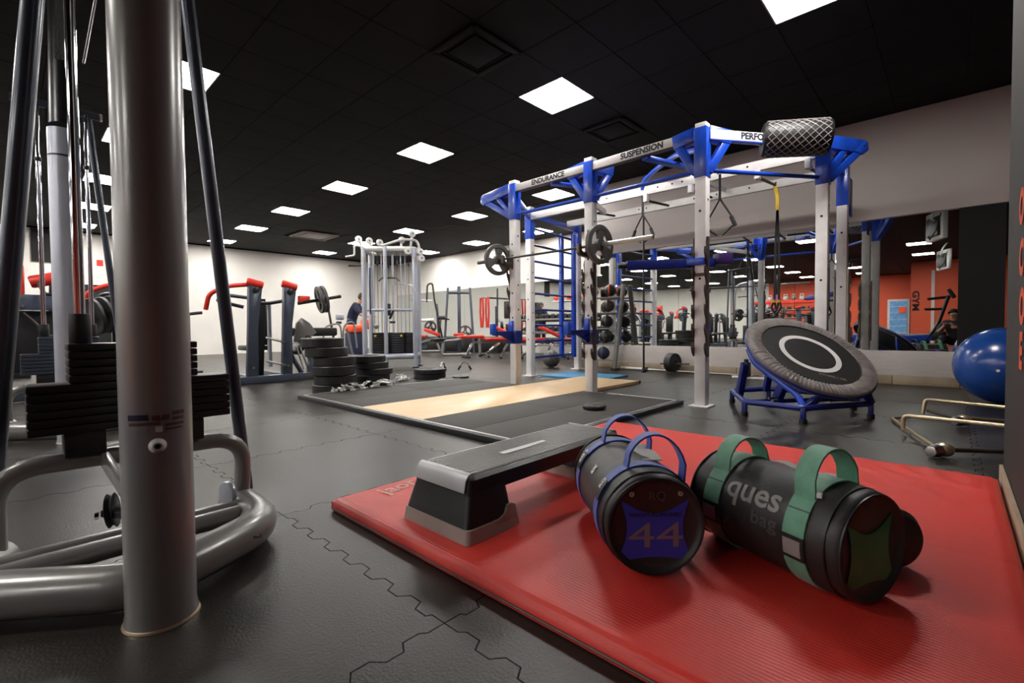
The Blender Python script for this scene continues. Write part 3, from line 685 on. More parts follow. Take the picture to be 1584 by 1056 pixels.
# base frame
B = [(4.66, 1.52), (4.03, 1.22), (3.98, 0.80), (4.55, 0.46), (4.95, 0.62), (5.02, 1.30)]
zb = 0.115
part('base_frame', MB().tube(fillet([(x, y, zb) for x, y in B], 0.03, 4, True), 0.023, 10, closed=True), 'blue_dark', t, W=True)
for (x, y) in B:
    l = part('leg', MB().beam((x, y, zb), (x, y, 0.03), 0.035, 0.035, (1, 0, 0)), 'blue_dark', t, 0.004, W=True)
    part('foot', MB().cyl((x, y, 0.035), (x, y, 0.0), 0.026, 14), 'black_rubber', l, W=True)
part('tilt_arm', MB().tube(fillet([onp(-0.12, -0.47, -0.03), (4.17, 1.19, 0.42), (4.05, 0.85, 0.20), (4.0, 0.80, zb)], 0.05, 4), 0.024, 10), 'blue_steel', t, W=True)
part('tilt_arm', MB().tube(fillet([onp(-0.10, 0.46, -0.03), (4.95, 0.66, 0.36), (4.80, 0.60, zb)], 0.05, 4), 0.024, 10), 'blue_steel', t, W=True)
part('strut', MB().beam((4.30, 1.30, 0.40), (4.38, 1.37, zb), 0.05, 0.06), 'blue_dark', t, 0.004, W=True)
part('strut', MB().beam(onp(-0.42, 0.0, -0.03), (4.85, 1.28, zb), 0.05, 0.05), 'blue_dark', t, 0.004, W=True)
part('strut', MB().beam((4.22, 0.98, 0.27), (4.28, 1.05, zb), 0.05, 0.07), 'blue_dark', t, 0.004, W=True)
part('strut', MB().beam(onp(0.40, -0.12, -0.03), (4.02, 0.80, zb), 0.045, 0.045), 'blue_dark', t, 0.004, W=True)
part('strut', MB().beam(onp(0.40, 0.22, -0.03), (4.55, 0.46, zb), 0.045, 0.045), 'blue_dark', t, 0.004, W=True)
part('cross_bar', MB().cyl((4.03, 1.22, zb), (4.80, 0.55, zb), 0.018, 10), 'blue_dark', t, W=True)
part('tilt_pin', MB().cyl((4.17, 1.02, 0.15), (4.09, 1.06, 0.15), 0.009, 10), 'steel', t, W=True)
part('tilt_pin', MB().cyl((4.10, 1.0, 0.14), (4.03, 1.02, 0.135), 0.014, 10), 'steel', t, W=True)

# ------------------------------------------------------------------ gym ball, brass frames
t = thing('gym_ball', 'large shiny blue gym ball between the low wall and the grey wall end', 'ball', (6.16, -0.335, 0))
part('ball', MB().sphere((0, 0, 0.345), 0.345, 48), 'ball_blue', t)
part('valve', MB().cyl((-0.34, 0.05, 0.32), (-0.352, 0.052, 0.32), 0.012, 12), 'white_plastic', t)
def brass_frame(label, pts_base, pts_bar, foot, arm, legp):
    t = thing('parallette_frame', label, 'exercise frame', (*pts_base[1][:2], 0))
    part('base_rod', MB().tube(fillet(pts_base, 0.02, 4), 0.011, 10), 'brass', t, W=True)
    part('top_bar', MB().tube(fillet(pts_bar, 0.03, 5), 0.0125, 12), 'brass', t, W=True)
    part('arm', MB().cyl(foot, arm, 0.012, 10), 'brown_steel', t, W=True)
    q_ = Vector(arm)-Vector(foot)
    f_ = part('joint', MB().sphere(foot, 0.038, 14, (1.0, 1.25, 1.0)), 'brass', t, W=True)
    part('nut', MB().lathe([(0.001, -0.03), (0.033, -0.03), (0.038, 0), (0.03, 0.05), (0.001, 0.05)], Vector(foot)+Vector((-0.04, 0.03, -0.004)), (-1, 0.5, 0.0), 6), 'steel', f_, 0.003, W=True)
brass_frame('brass exercise frame on the floor with its round joint nearest the red mat',
    [(4.75, 0.20, 0.02), (4.52, 0.33, 0.02), (3.50, 0.06, 0.035)], [(4.02, 0.235, 0.03), (4.02, 0.235, 0.125), (3.86, -0.38, 0.14)],
    (3.46, 0.03, 0.042), (3.82, -0.45, 0.03), None)
brass_frame('brass exercise frame lying behind the other one, partly hidden by the grey wall',
    [(4.86, -0.35, 0.03), (4.62, -0.09, 0.06)], [(4.90, 0.17, 0.02), (4.92, 0.155, 0.135), (4.70, -0.45, 0.14)],
    (4.56, -0.06, 0.05), (4.90, 0.14, 0.05), None)

# ------------------------------------------------------------------ cable machines at left
def cable_machine(label, ox, oy, detail):
    t = thing('cable_machine', label, 'gym machine', (0.25+ox, 1.7+oy, 0))
    O = Vector((ox, oy, 0))
    def V(*p): return Vector(p)+O
    def pp(name, mb, m, bevel=0, par=None, **k):
        mb.v = [p+O for p in mb.v]; return part(name, mb, m, par or t, bevel, W=True, **k)
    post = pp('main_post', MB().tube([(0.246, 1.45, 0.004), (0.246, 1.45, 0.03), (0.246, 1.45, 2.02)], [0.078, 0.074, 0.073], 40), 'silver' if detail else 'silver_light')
    pp('weld_ring', MB().lathe([(0.074, 0), (0.0815, 0), (0.0795, 0.005), (0.074, 0.007)], (0.246, 1.45, 0.001), n=40), 'brass', par=post)
    ring = fillet([(-0.045, 1.98, 0.075), (-0.13, 1.80, 0.068), (0.22, 1.515, 0.066), (0.36, 1.57, 0.066), (0.585, 1.70, 0.066), (0.575, 2.0, 0.075)], 0.12, 8)
    pp('base_ring', MB().tube(ring, 0.058, 24), 'silver')
    for y_, x0_, x1_ in ((1.80, -0.05, 0.53), (1.865, -0.04, 0.54)):
        pp('base_bar', MB().tube([(x0_, y_, 0.085), (x1_, y_, 0.085)], 0.030, 20), 'silver')
    pp('stack_frame', MB().tube(fillet([(-0.045, 1.94, 0.075), (-0.045, 1.93, 0.335), (0.59, 1.93, 0.325), (0.578, 1.94, 0.09)], 0.11, 8), 0.027, 20), 'silver')
    pp('end_disc', MB().cyl((0.515, 1.90, 0.135), (0.532, 1.905, 0.135), 0.042, 24), 'silver_light', 0.003)
    pu = pp('floor_pulley', MB().lathe([(0.001, -0.010), (0.042, -0.010), (0.046, -0.008), (0.038, 0), (0.046, 0.008), (0.042, 0.010), (0.001, 0.010)], (0.178, 1.66, 0.235), (0.95, -0.30, 0.1), 28), 'black_plastic')
    pp('pulley_bracket', MB().beam((0.165, 1.66, 0.235), (0.235, 1.55, 0.235), 0.03, 0.02), 'black_paint', 0.003, pu)
    pp('bolt', MB().cyl((0.150, 1.648, 0.232), (0.142, 1.65, 0.232), 0.010, 6), 'chrome', 0, pu)
    pp('gusset', MB().beam((0.19, 1.90, 0.33), (0.215, 1.50, 0.26), 0.02, 0.045), 'silver', 0.004)
    # weight stack
    for x_ in (0.148, 0.405):
        pp('stack_bumper', MB().box((x_, 1.935, 0.385), (0.095, 0.10, 0.075)), 'black_rubber', 0.006)
    for k in range(6):
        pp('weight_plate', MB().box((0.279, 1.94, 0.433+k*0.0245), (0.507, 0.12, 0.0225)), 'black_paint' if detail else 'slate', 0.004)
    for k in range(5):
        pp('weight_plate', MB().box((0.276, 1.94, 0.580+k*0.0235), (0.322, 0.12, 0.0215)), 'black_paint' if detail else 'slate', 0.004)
    for x_ in (0.148, 0.405):
        pp('guide_rod', MB().cyl((x_, 1.945, 0.42), (x_, 1.945, 2.32), 0.0135, 20), 'chrome')
        pp('rod_collar', MB().cyl((x_, 1.945, 0.685), (x_, 1.945, 0.775), 0.027, 20), 'black_rubber', 0.002)
        pp('rod_clip', MB().cyl((x_, 1.945, 1.92), (x_, 1.945, 1.95), 0.020, 16), 'black_plastic', 0.002)
    pp('selector_rod', MB().cyl((0.276, 1.945, 0.68), (0.276, 1.945, 0.95), 0.011, 12), 'chrome')
    pp('brace', MB().tube([(-0.062, 2.01, 0.10), (0.125, 2.0, 2.33)], 0.026, 18), 'slate')
    pp('brace', MB().tube([(0.620, 2.01, 0.10), (0.425, 2.0, 2.33)], 0.022, 18), 'slate')
    tb = pp('top_bar', MB().tube([(0.02, 1.99, 2.345), (0.49, 1.99, 2.345)], 0.026, 18), 'slate')
    pp('end_cap', MB().cyl((0.49, 1.99, 2.345), (0.505, 1.99, 2.345), 0.028, 18), 'silver_light', 0.003, tb)
    pp('upper_mast', MB().tube([(0.246, 1.45, 2.02), (0.25, 1.46, 2.04), (0.27, 1.55, 2.95)], [0.073, 0.068, 0.066], 28), 'black_paint')
    pp('top_arm', MB().tube([(0.255, 1.50, 2.40), (0.255, 1.99, 2.345)], 0.036, 18), 'black_paint')
    pl_ = pp('top_pulley', MB().lathe([(0.001, -0.014), (0.055, -0.014), (0.062, -0.010), (0.05, 0), (0.062, 0.010), (0.055, 0.014), (0.001, 0.014)], (0.235, 1.90, 2.24), (0.5, -1, 0), 30), 'black_plastic')
    pp('pulley_hub', MB().cyl((0.237, 1.905, 2.24), (0.225, 1.88, 2.24), 0.047, 24), 'silver', 0.002, pl_)
    pp('cable', MB().cyl((0.276, 1.945, 0.94), (0.262, 1.92, 2.22), 0.0035, 8), 'black_plastic')
    pp('adjust_collar', MB().cyl((0.246, 1.45, 1.84), (0.246, 1.45, 1.852), 0.0745, 32), 'black_plastic')
    if detail:
        # serial sticker wrapped on the post, and the hex bolt
        def patch(s0, s1, z0, z1, m, dr=0.0008, name='sticker', par=None):
            C_ = Vector((0.246, 1.45, 0)); base = math.atan2(-C_.y, -C_.x); r_ = 0.073+dr; vs = []; n_ = 6
            for i in range(n_+1):
                s_ = s0+(s1-s0)*i/n_; a = base+math.asin(max(-1, min(1, s_/0.074)))
                for z_ in (z0, z1): vs.append(C_+Vector((math.cos(a)*r_, math.sin(a)*r_, z_)))
            fs = [(2*i, 2*i+2, 2*i+3, 2*i+1) for i in range(n_)]
            return pp(name, MB().add(vs, fs), m, par=par or post, label=None)
        pxm = 1.12/728
        def pz(v): return 0.449+(680-v)*1.13/728
        st = patch(-34*pxm, 34*pxm, pz(662), pz(629), 'sticker_grey')
        for (a, b, c, d, m) in ((201, 226, 632, 641, 'navy_print'), (230, 240, 634, 642, 'sticker_red'), (243, 252, 634, 642, 'sticker_red'), (256, 271, 630, 636, 'sticker_red'),
                                (256, 270, 639, 644, 'sticker_red'), (202, 240, 644, 649, 'sticker_red'), (246, 270, 648, 652, 'sticker_red'), (234, 243, 651, 660, 'white_print'), (202, 225, 650, 655, 'grey_print'), (246, 268, 655, 658, 'sticker_red')):
            patch((a-236)*pxm, (b-236)*pxm, pz(d), pz(c), m, 0.0014, 'sticker_print')
        dv = Vector((-0.246+0.003, -1.45, 0)).normalized(); cc = Vector((0.246, 1.45, 0.448))+dv*0.072
        bl = pp('bolt', MB().lathe([(0.001, 0.012), (0.010, 0.012), (0.013, 0.009), (0.0175, 0.003), (0.018, 0.0), (0.001, 0.0)], cc, dv, 24), 'white_plastic')
        pp('hex_socket', MB().cyl(cc+dv*0.0118, cc+dv*0.0125, 0.007, 6), 'floor_gap', par=bl)
        pp('paint_chip', MB().cyl((0.500, 1.566, 0.085), (0.512, 1.548, 0.088), 0.005, 8), 'brown_steel')
        pp('cable', MB().cyl((0.335, 2.30, 2.50), (0.215, 2.38, 1.72), 0.004, 8), 'steel')
        pp('hanging_strap', MB().ribbon([(0.19, 2.45, 2.5), (0.17, 2.47, 1.75)], (1, -0.6, 0), 0.06, 0.012), 'black_leather')
    return t
M['sticker_grey'] = mat('sticker_grey', (0.20, 0.19, 0.185), 0.45); M['sticker_red'] = mat('sticker_red', (0.11, 0.045, 0.04), 0.5)
cable_machine('large silver cable machine with black weight stack in the left foreground', 0, 0, True)
cable_machine('pale slate cable machine standing behind the large silver foreground machine', 0.02, 2.77, False)

# ------------------------------------------------------------------ red gym mat
t = thing('gym_mat', 'big red vinyl gym mat under the step and the two sandbags', 'mat', (1.90, 0.82, 0))
X0, X1, Y0, Y1, ZM = 0.86, 2.95, -0.150, 1.80, 0.05
nx_, ny_ = 90, 90; vs = []; fs = []
from mathutils import noise as mn
def mh(x, y):
    e = min(x-X0, X1-x, y-Y0, Y1-y); r = 0.012
    z = ZM if e > r else ZM-r+math.sqrt(max(0, r*r-(r-e)**2))
    if e < 0: z = ZM-r
    fold = max(0, 1-abs((x-1.905)/0.02)); z -= 0.0025*fold*fold
    wr = max(0, min(1, (x-2.25)/0.5))*max(0, min(1, (0.9-y)/0.6))*max(0, min(1, e/0.05))
    n_ = mn.noise(Vector((x*4.0+y*3, y*9-x*3, 1.0)))
    z += 0.010*wr*max(0, 1-abs(n_)*6)
    z += 0.0015*mn.noise(Vector((x*2.2, y*2.2, 4)))
    return z
for i in range(nx_+1):
    for j in range(ny_+1):
        fx = i/nx_; fy = j/ny_
        def ease(q): return q
        x = X0+(X1-X0)*fx; y = Y0+(Y1-Y0)*fy
        vs.append((x, y, mh(x, y)))
for i in range(nx_):
    for j in range(ny_):
        a = i*(ny_+1)+j; fs.append((a, a+ny_+1, a+ny_+2, a+1))
cover = MB().add(vs, fs)
edge = [(i, 0) for i in range(nx_+1)]+[(nx_, j) for j in range(1, ny_+1)]+[(i, ny_) for i in range(nx_-1, -1, -1)]+[(0, j) for j in range(ny_-1, 0, -1)]
ids = [i*(ny_+1)+j for i, j in edge]; o_ = len(cover.v)
for k in ids: p = cover.v[k]; cover.v.append(Vector((p.x, p.y, 0.004)))
n_ = len(ids)
cover.f += [(ids[k], ids[(k+1) % n_], o_+(k+1) % n_, o_+k) for k in range(n_)]
cv = part('cover', cover, 'mat_red', t, W=True, angle=70)
tx = text_mb('jaor', 0.115, 0.002)
place(tx, (1.115, 1.715, ZM+0.0012), (0.99, 0.14, 0), (-0.14, 0.99, 0))
M['pale_red'] = mat('pale_red', (0.72, 0.32, 0.28), 0.5, var=0.2, vscale=20)
part('lettering', tx, 'pale_red', cv, W=True, label='pale worn lettering near the mat corner')
part('seam_piping', MB().tube(fillet([(X0-0.002, Y0, 0.014), (X0-0.002, Y1+0.002, 0.014), (X1, Y1+0.002, 0.014)], 0.01, 3), 0.004, 6), 'sticker_red', t, W=True)

# ------------------------------------------------------------------ aerobic step
t = thing('aerobic_step', 'black aerobic step with grey ribbed top and grey riser feet on the red mat', 'step', (1.42, 1.25, ZM))
sx0, sx1, sy0, sy1 = 0.945, 1.93, 1.080, 1.425
def loft(rings):
    vs = []; n = len(rings[0])
    for r in rings: vs += r
    fs = [(i*n+k, i*n+(k+1) % n, (i+1)*n+(k+1) % n, (i+1)*n+k) for i in range(len(rings)-1) for k in range(n)]
    fs += [tuple(reversed(range(n))), tuple((len(rings)-1)*n+k for k in range(n))]
    return MB().add(vs, fs)
def rrect(xa, xb, ya, yb, z, r=0.022, sg=4):
    out = []
    for cx, cy, a0 in ((xb-r, yb-r, 0), (xa+r, yb-r, PI/2), (xa+r, ya+r, PI), (xb-r, ya+r, 3*PI/2)):
        for k in range(sg+1): a = a0+PI/2*k/sg; out.append(Vector((cx+r*math.cos(a), cy+r*math.sin(a), z)))
    return out
def leg_block(xa, xb, inner):   # tapered end block; inner = +1 when the inside is at xb
    d = 0.03
    xa0, xb0 = (xa-0.0, xb+0.02) if inner > 0 else (xa-0.02, xb)
    return loft([rrect(xa+0.008, xb, sy0+0.006, sy1-0.006, 0.10), rrect(xa+0.028, xb-0.01 if inner > 0 else xb-0.028, sy0+0.026, sy1-0.026, 0.222)])
dk = loft([rrect(sx0+0.030, sx1-0.030, sy0+0.024, sy1-0.024, 0.188), rrect(sx0+0.040, sx1-0.040, sy0+0.028, sy1-0.028, 0.236), rrect(sx0+0.052, sx1-0.052, sy0+0.040, sy1-0.040, 0.246)])
body = part('deck', dk, 'black_plastic', t, W=True)
part('end_leg', loft([rrect(sx0+0.004, sx0+0.215, sy0+0.004, sy1-0.004, 0.088), rrect(sx0+0.035, sx0+0.205, sy0+0.024, sy1-0.024, 0.195)]), 'black_plastic', t, W=True)
part('end_leg', loft([rrect(sx1-0.215, sx1-0.004, sy0+0.004, sy1-0.004, 0.088), rrect(sx1-0.205, sx1-0.035, sy0+0.024, sy1-0.024, 0.195)]), 'black_plastic', t, W=True)
part('ribbed_top', loft([rrect(sx0+0.062, sx1-0.062, sy0+0.046, sy1-0.046, 0.2455), rrect(sx0+0.064, sx1-0.064, sy0+0.048, sy1-0.048, 0.2495)]), 'step_top', body, W=True)
for k in range(34):
    y_ = sy0+0.055+k*0.00712
    part('rib', MB().box(((sx0+sx1)/2, y_, 0.2500), (sx1-sx0-0.14, 0.0030, 0.0030)), 'step_top', body, W=True, flat=True) if k % 2 == 0 else None
# silver bands folding over both ends
for s_, xe in ((1, sx0), (-1, sx1)):
    pts = [(xe+s_*0.058, 0, 0.2505), (xe+s_*0.047, 0, 0.2485), (xe+s_*0.036, 0, 0.2345), (xe+s_*0.0285, 0, 0.196)]
    yc = (sy0+sy1)/2
    part('end_band', MB().ribbon([(p[0]-s_*0.002, yc, p[2]+0.001) for p in pts], (0, 1, 0), 0.258, 0.005), 'step_band', body, 0.001, W=True)
for s_, xe in ((1, sx0), (-1, sx1)):
    r_ = MB()
    a_, b_ = (xe, xe+0.235) if s_ > 0 else (xe-0.235, xe)
    r_ = loft([rrect(a_-0.004 if s_ > 0 else a_, b_ if s_ > 0 else b_+0.004, sy0-0.006, sy1+0.006, ZM+0.001), rrect(a_+0.002, b_-0.002, sy0, sy1, 0.094)])
    rs = part('riser', r_, 'grey_plastic', t, W=True)
    # raised ears at the inner side
    for yy in (sy0+0.004, sy1-0.004):
        xi = b_ if s_ > 0 else a_
        pol = [(0.004, ZM+0.002), (-s_*0.0, ZM+0.002), (-s_*0.02, 0.125), (-s_*0.035, 0.132), (-s_*0.055, 0.130), (-s_*0.068, 0.105), (-s_*0.11, 0.088), (-s_*0.11, ZM+0.002)]
        part('riser_ear', MB().prism([(xi+p[0], p[1]) for p in pol[1:]], (0, yy, 0), (1, 0, 0), (0, 0, 1), 0.012), 'grey_plastic', rs, 0.002, W=True)
part('top_label', MB().prism([(0, 0), (0.12, 0.0), (0.26, 0.012), (0.26, 0.035), (0.15, 0.033), (0, 0.028)], (1.25, 1.215, 0.2525), (1, 0, 0), (0, 1, 0), 0.0008), 'white_print', body, W=True, label='worn white label strip')

# ------------------------------------------------------------------ sandbags
def sandbag(label, near, farc, r, strap, endm, roll0, lifts=(0.085, 0.085)):
    near = Vector(near); farc = Vector(farc); ax = (farc-near); L = ax.length; ax.normalize()
    up = Vector((0, 0, 1)); up = (up-ax*up.dot(ax)).normalized(); sd = ax.cross(up)   # sd: to the right seen from the near end is -sd or +sd
    SGl = -1 if sd.dot(Rv) > 0 else 1
    t = thing('sandbag', label, 'sandbag', (near.x, near.y, ZM))
    def C(s_, a, rr): return near+ax*s_+(sd*math.sin(a)+up*math.cos(a))*rr
    prof = [(0.001, 0.010), (r*0.80, 0.010), (r*0.86, 0.004), (r*0.90, -0.002), (r*0.965, 0.004), (r*0.98, 0.018), (r*0.975, 0.03), (r, 0.06), (r*1.01, 0.11), (r*1.0, L*0.5), (r*1.0, L-0.10), (r*0.985, L-0.03), (r*0.965, L), (r*0.86, L+0.006), (0.001, L+0.004)]
    n = 72; vs = []
    for k in range(n):
        a = 2*PI*k/n
        for i, (rr, s_) in enumerate(prof):
            q_ = rr
            if 5 <= i <= 12: q_ *= 1+0.030*mn.noise(Vector((math.cos(a)*2.0+i*0.6, math.sin(a)*2.0, s_*9+roll0)))+0.008*math.sin(a*7+i*1.7)*(1 if i in (6, 7, 11) else 0.4)
            p = C(s_, a, q_)
            if i >= 2 and p.z < ZM+0.002: p.z = ZM+0.002
            vs.append(p)
    m = len(prof)
    fs = [(k*m+i, ((k+1) % n)*m+i, ((k+1) % n)*m+i+1, k*m+i+1) for k in range(n) for i in range(m-1)]
    body = part('body', MB().add(vs, fs), 'bag', t, W=True, angle=60)
    for s_ in (0.0, 0.033, L-0.005):
        part('piping', MB().tube([C(s_, 2*PI*k/48, r*0.985 if s_ else r*0.93) for k in range(48)], 0.0035, 6, closed=True), 'black_plastic', body, W=True)
    # encircling straps with loop handles on top
    for s_, lf_ in ((0.105, lifts[0]), (L-0.09, lifts[1])):
        N = 40; a0 = roll0
        pts = [C(s_, a0+2*PI*k/N, r*1.022) for k in range(N+1)]
        for p in pts: p.z = max(p.z, ZM+0.003)
        w_ = 0.044 if strap == 'blue_strap' else 0.056
        st = part('strap', MB().ribbon(pts, ax, w_, 0.004), strap, t, W=True)
        ah = 0.62
        hp = []
        for k in range(15):
            f = k/14; a = a0-ah+2*ah*f; lift = math.sin(PI*f)**0.55
            hp.append(C(s_+0.004*math.sin(5*f), a*(1-0.30*lift), r*1.03+lf_*lift))
        part('handle', MB().ribbon(hp, ax, w_*0.95, 0.0055), strap, st, W=True)
        part('stitch_patch', MB().ribbon([C(s_, a0+ah+0.05+0.30*k/4, r*1.04) for k in range(5)], ax, w_*1.04, 0.004), strap, st, W=True)
        sl_ = 1.30 if strap == 'blue_strap' else 1.45
        part('side_label', MB().ribbon([C(s_, SGl*(sl_-0.45 if strap == 'blue_strap' else sl_)+SGl*0.42*k/5, r*1.052) for k in range(6)], ax, w_*1.06, 0.003), 'black_leather', st, W=True)
        if strap != 'blue_strap': part('label_print', MB().ribbon([C(s_, SGl*(1.52+0.28*k/5), r*1.068) for k in range(6)], ax, w_*0.8, 0.001), 'grey_print', st, W=True, label='pale worn label on the strap')
        if True: part('strap_seam', MB().ribbon([C(s_, SGl*(0.98+0.02*k), r*1.056) for k in range(2)], ax, w_*1.02, 0.0015), 'black_leather', st, W=True)
    # zip flap of silver tape along the top
    return t, body, C, ax, up, sd, L, near
# blue strap bag
t, body, C, ax, up, sd, L, near = sandbag('black sandbag with blue straps and number 44 on its end', (1.165, 0.572, 0.189), (1.515, 0.920, 0.187), 0.138, 'blue_strap', 'blue_print', 0.25)
dR = sd if sd.dot(Rv) > 0 else -sd        # screen right as seen from the near end
r = 0.138
def capshape(mb_poly, z, m, name, lab=None, par=None):
    mb = MB().prism(mb_poly, near+ax*(0.010-z), dR, up, 0.0012); return part(name, mb, m, par or body, W=True, label=lab)
sh = []
for k in range(9): f = k/8; sh.append((-0.078+0.156*f, 0.066-0.034*math.sin(PI*f)))
for k in range(7): f = k/6; sh.append((0.078-0.020*math.sin(PI*f)+0.010*f, 0.066-0.150*f))
for k in range(9): f = k/8; sh.append((0.088-0.176*f, -0.084+0.012*math.sin(PI*f)))
for k in range(7): f = k/6; sh.append((-0.088+0.010*f+0.020*math.sin(PI*f), -0.084+0.150*f))
sh = [(x*1.20, y*1.13-0.004) for x, y in sh]
sh = [(x*min(1, 0.122/math.hypot(x, y)), y*min(1, 0.122/math.hypot(x, y))) for x, y in sh]
pn = capshape(sh, 0.002, 'blue_print', 'end_patch', 'blue patch with number 44')
def endtext(txt, size, x, y, m, bold=0.0, z=0.0035):
    tt = text_mb(txt, size, bold); tt.v = [near+ax*(0.010-z)+dR*(x+p.x)+up*(y+p.y) for p in tt.v]; return part('lettering', tt, m, body, W=True)
M['print44'] = mat('print44', (0.20, 0.14, 0.16), 0.5)
tt = text_mb('44', 0.100, 0.0); tt.v = [near+ax*(0.010-0.0035)+dR*(0.002+p.x*1.55)+up*(-0.030+p.y*0.95) for p in tt.v]; part('lettering', tt, 'print44', body, W=True)
endtext('WEIGHT IN POUNDS', 0.0150, 0.0, 0.028, 'navy_print', 0.0004)
endtext('RQ', 0.034, 0.006, 0.078, 'dim_print', 0.0)
endtext('functional', 0.014, 0.0, -0.106, 'dim_print', 0.0)
for sx in (-0.052, 0.058): part('eyelet', MB().lathe([(0.0025, 0), (0.007, 0), (0.006, 0.002), (0.0025, 0.002)], near+ax*0.009+dR*sx*1.2+up*0.084, -ax, 14), 'gold_plate', body, W=True)
def wraptext(txt, size, s0, a0, m, C, r, par, bold=0.0, flip=1, sx=1.0):
    tt = text_mb(txt, size, bold, 2); tt.v = [C(s0-flip*p.x*sx, a0-flip*SG*p.y/r, r*1.022) for p in tt.v]; return part('lettering', tt, m, par, W=True)
SGv = -1 if sd.dot(Rv) > 0 else 1
SG = SGv
aL = 0.75*SG
# small white print on the left flank of the blue bag
tt = text_mb('SX', 0.026, 0.001, 2); tt.v = [C(L*0.50+p.y*1.0, SGv*(0.95)-SGv*p.x/r, r*1.03) for p in tt.v]; part('lettering', tt, 'white_print', body, W=True)
for s_, w__ in ((0.105, 'RQ'), (L-0.09, 'RQ T')):
    tt = text_mb(w__, 0.022, 0.001, 2); tt.v = [C(s_+p.y, SGv*0.95-SGv*p.x/r, r*1.075) for p in tt.v]; part('lettering', tt, 'white_print', body, W=True)
part('zip_flap', MB().ribbon([C(s_, -SGv*(0.30+0.10*math.sin(s_*40)), r*1.03+0.004*math.sin(s_*60)) for s_ in [0.125+0.02*k for k in range(13)]], [sd]*13, 0.055, 0.003), 'silver_tape', body, W=True)
# green strap bag
GN = (1.395, 0.132, 0.188); GF = (1.575, 0.548, 0.186)
t, body, C, ax, up, sd, L, near = sandbag('black sandbag with green straps and grey lettering on its side', GN, GF, 0.136, 'green_strap', 'green_print', -0.10, (0.080, 0.055))
dR = sd if sd.dot(Rv) > 0 else -sd; r = 0.136
SGv = -1 if sd.dot(Rv) > 0 else 1
capshape([(x*0.95, y) for x, y in sh], 0.002, 'green_print', 'end_patch', 'dark green patch')
# side lettering faces the camera: the flank on the left seen from the near end
def flank(txt, size, s0, a0, m, sx=1.0, sy=1.0, bold=0.0):
    tt = text_mb(txt, size, bold, 2)
    tt.v = [C(s0-p.x*sx, SGv*(a0-p.y*sy/r), r*1.018) for p in tt.v]; return part('lettering', tt, m, body, W=True)
flank('ques', 0.092, L*0.52, 0.98, 'grey_print', 0.98, 1.0, 0.0015)
flank('bag', 0.050, L*0.42, 1.42, 'dim_print', 1.15, 1.0, 0.0008)
flank('SX', 0.034, L*0.70, 1.72, 'dim_print', 1.2)
flank('TRAIN', 0.014, L*0.66, 0.66, 'dim_print', 1.2)
part('zip_flap', MB().ribbon([C(s_, -SGv*(0.52+0.05*math.sin(s_*40)), r*1.03+0.004*math.sin(s_*50)) for s_ in [0.13+0.02*k for k in range(14)]], [sd]*14, 0.03, 0.003), 'silver_tape', body, W=True)
part('care_tag', MB().box(tuple(C(0.075, SGv*0.62, r*1.05)), (0.016, 0.012, 0.010)), 'white_print', body, 0.001, W=True)
# third roll behind the green bag
rn = Vector((1.63, 0.10, 0.135)); rf = Vector((1.93, 0.42, 0.135)); 
t = thing('foam_roller', 'dark roller with purple band lying right behind the green strapped sandbag', 'roller', (1.63, 0.10, ZM))
part('core', MB().tube([rn, rn+(rf-rn)*0.04, rn+(rf-rn)*0.96, rf], [0.070, 0.083, 0.083, 0.070], 32), 'black_rubber', t, W=True)
part('band', MB().tube([rn+(rf-rn)*0.42, rn+(rf-rn)*0.62], 0.0855, 32), 'purple', t, W=True)

# red letters on the grey wall end at the right edge
t = thing('wall_sign', 'column of red letters on the dark grey wall at the right edge', 'sign', (2.4, -0.170, 0.9))
for z_, ch, xe_ in ((1.137, 'O', 2.585), (0.95, 'C', 2.545), (0.776, 'O', 2.508), (0.62, 'E', 2.475)):
    tt = text_mb(ch, 0.20, 0.010); 
    mx_ = min(p.x for p in tt.v); tt.v = [Vector((xe_-(p.x-mx_), -0.1725, z_+p.y*0.85)) for p in tt.v]; part('letter', tt, 'wall_red', t, W=True)

M['rack_grey'] = mat('rack_grey', (0.17, 0.17, 0.155), 0.4, 0.2, var=0.08)
# ------------------------------------------------------------------ bumper plates, small weights, collars
def bumper_mb(R=0.225, th=0.09):
    return MB().lathe([(0.026, -th/2+0.006), (0.06, -th/2+0.006), (0.065, -th/2+0.012), (R*0.62, -th/2+0.012), (R*0.66, -th/2), (R-0.008, -th/2), (R, -th/2+0.008), (R, th/2-0.008), (R-0.008, th/2), (R*0.66, th/2), (R*0.62, th/2-0.012), (0.065, th/2-0.012), (0.06, th/2-0.006), (0.026, th/2-0.006)], n=40, closed=True)
bp = thing('bumper_plate', 'x', 'weight plate', (0, 0, 0)); part('plate', bumper_mb(0.232, 0.104), 'black_rubber', bp)
part('hub', MB().lathe([(0.0255, -0.049), (0.040, -0.049), (0.040, 0.049), (0.0255, 0.049)], n=24, closed=True), 'iron', bp)
POSN = ['bottom', 'second from the bottom', 'third from the bottom', 'third from the top', 'second from the top', 'top']
stA = [(2.53, 5.18), (2.55, 5.17), (2.52, 5.16), (2.545, 5.18), (2.47, 5.22), (2.44, 5.25)]
first = True
for k, (x, y) in enumerate(stA):
    z = 0.053+k*0.1045
    lab = 'black bumper plate, %s of the taller left stack' % POSN[k]
    if first: bp.location = (x, y, z); bp['label'] = lab; bp['group'] = 'bumper plates in the taller stack'; first = False
    else: dup(bp, (x, y, z), k*0.7, lab, 'bumper plates in the taller stack')
POSB = ['bottom', 'second from the bottom', 'middle', 'second from the top', 'top']
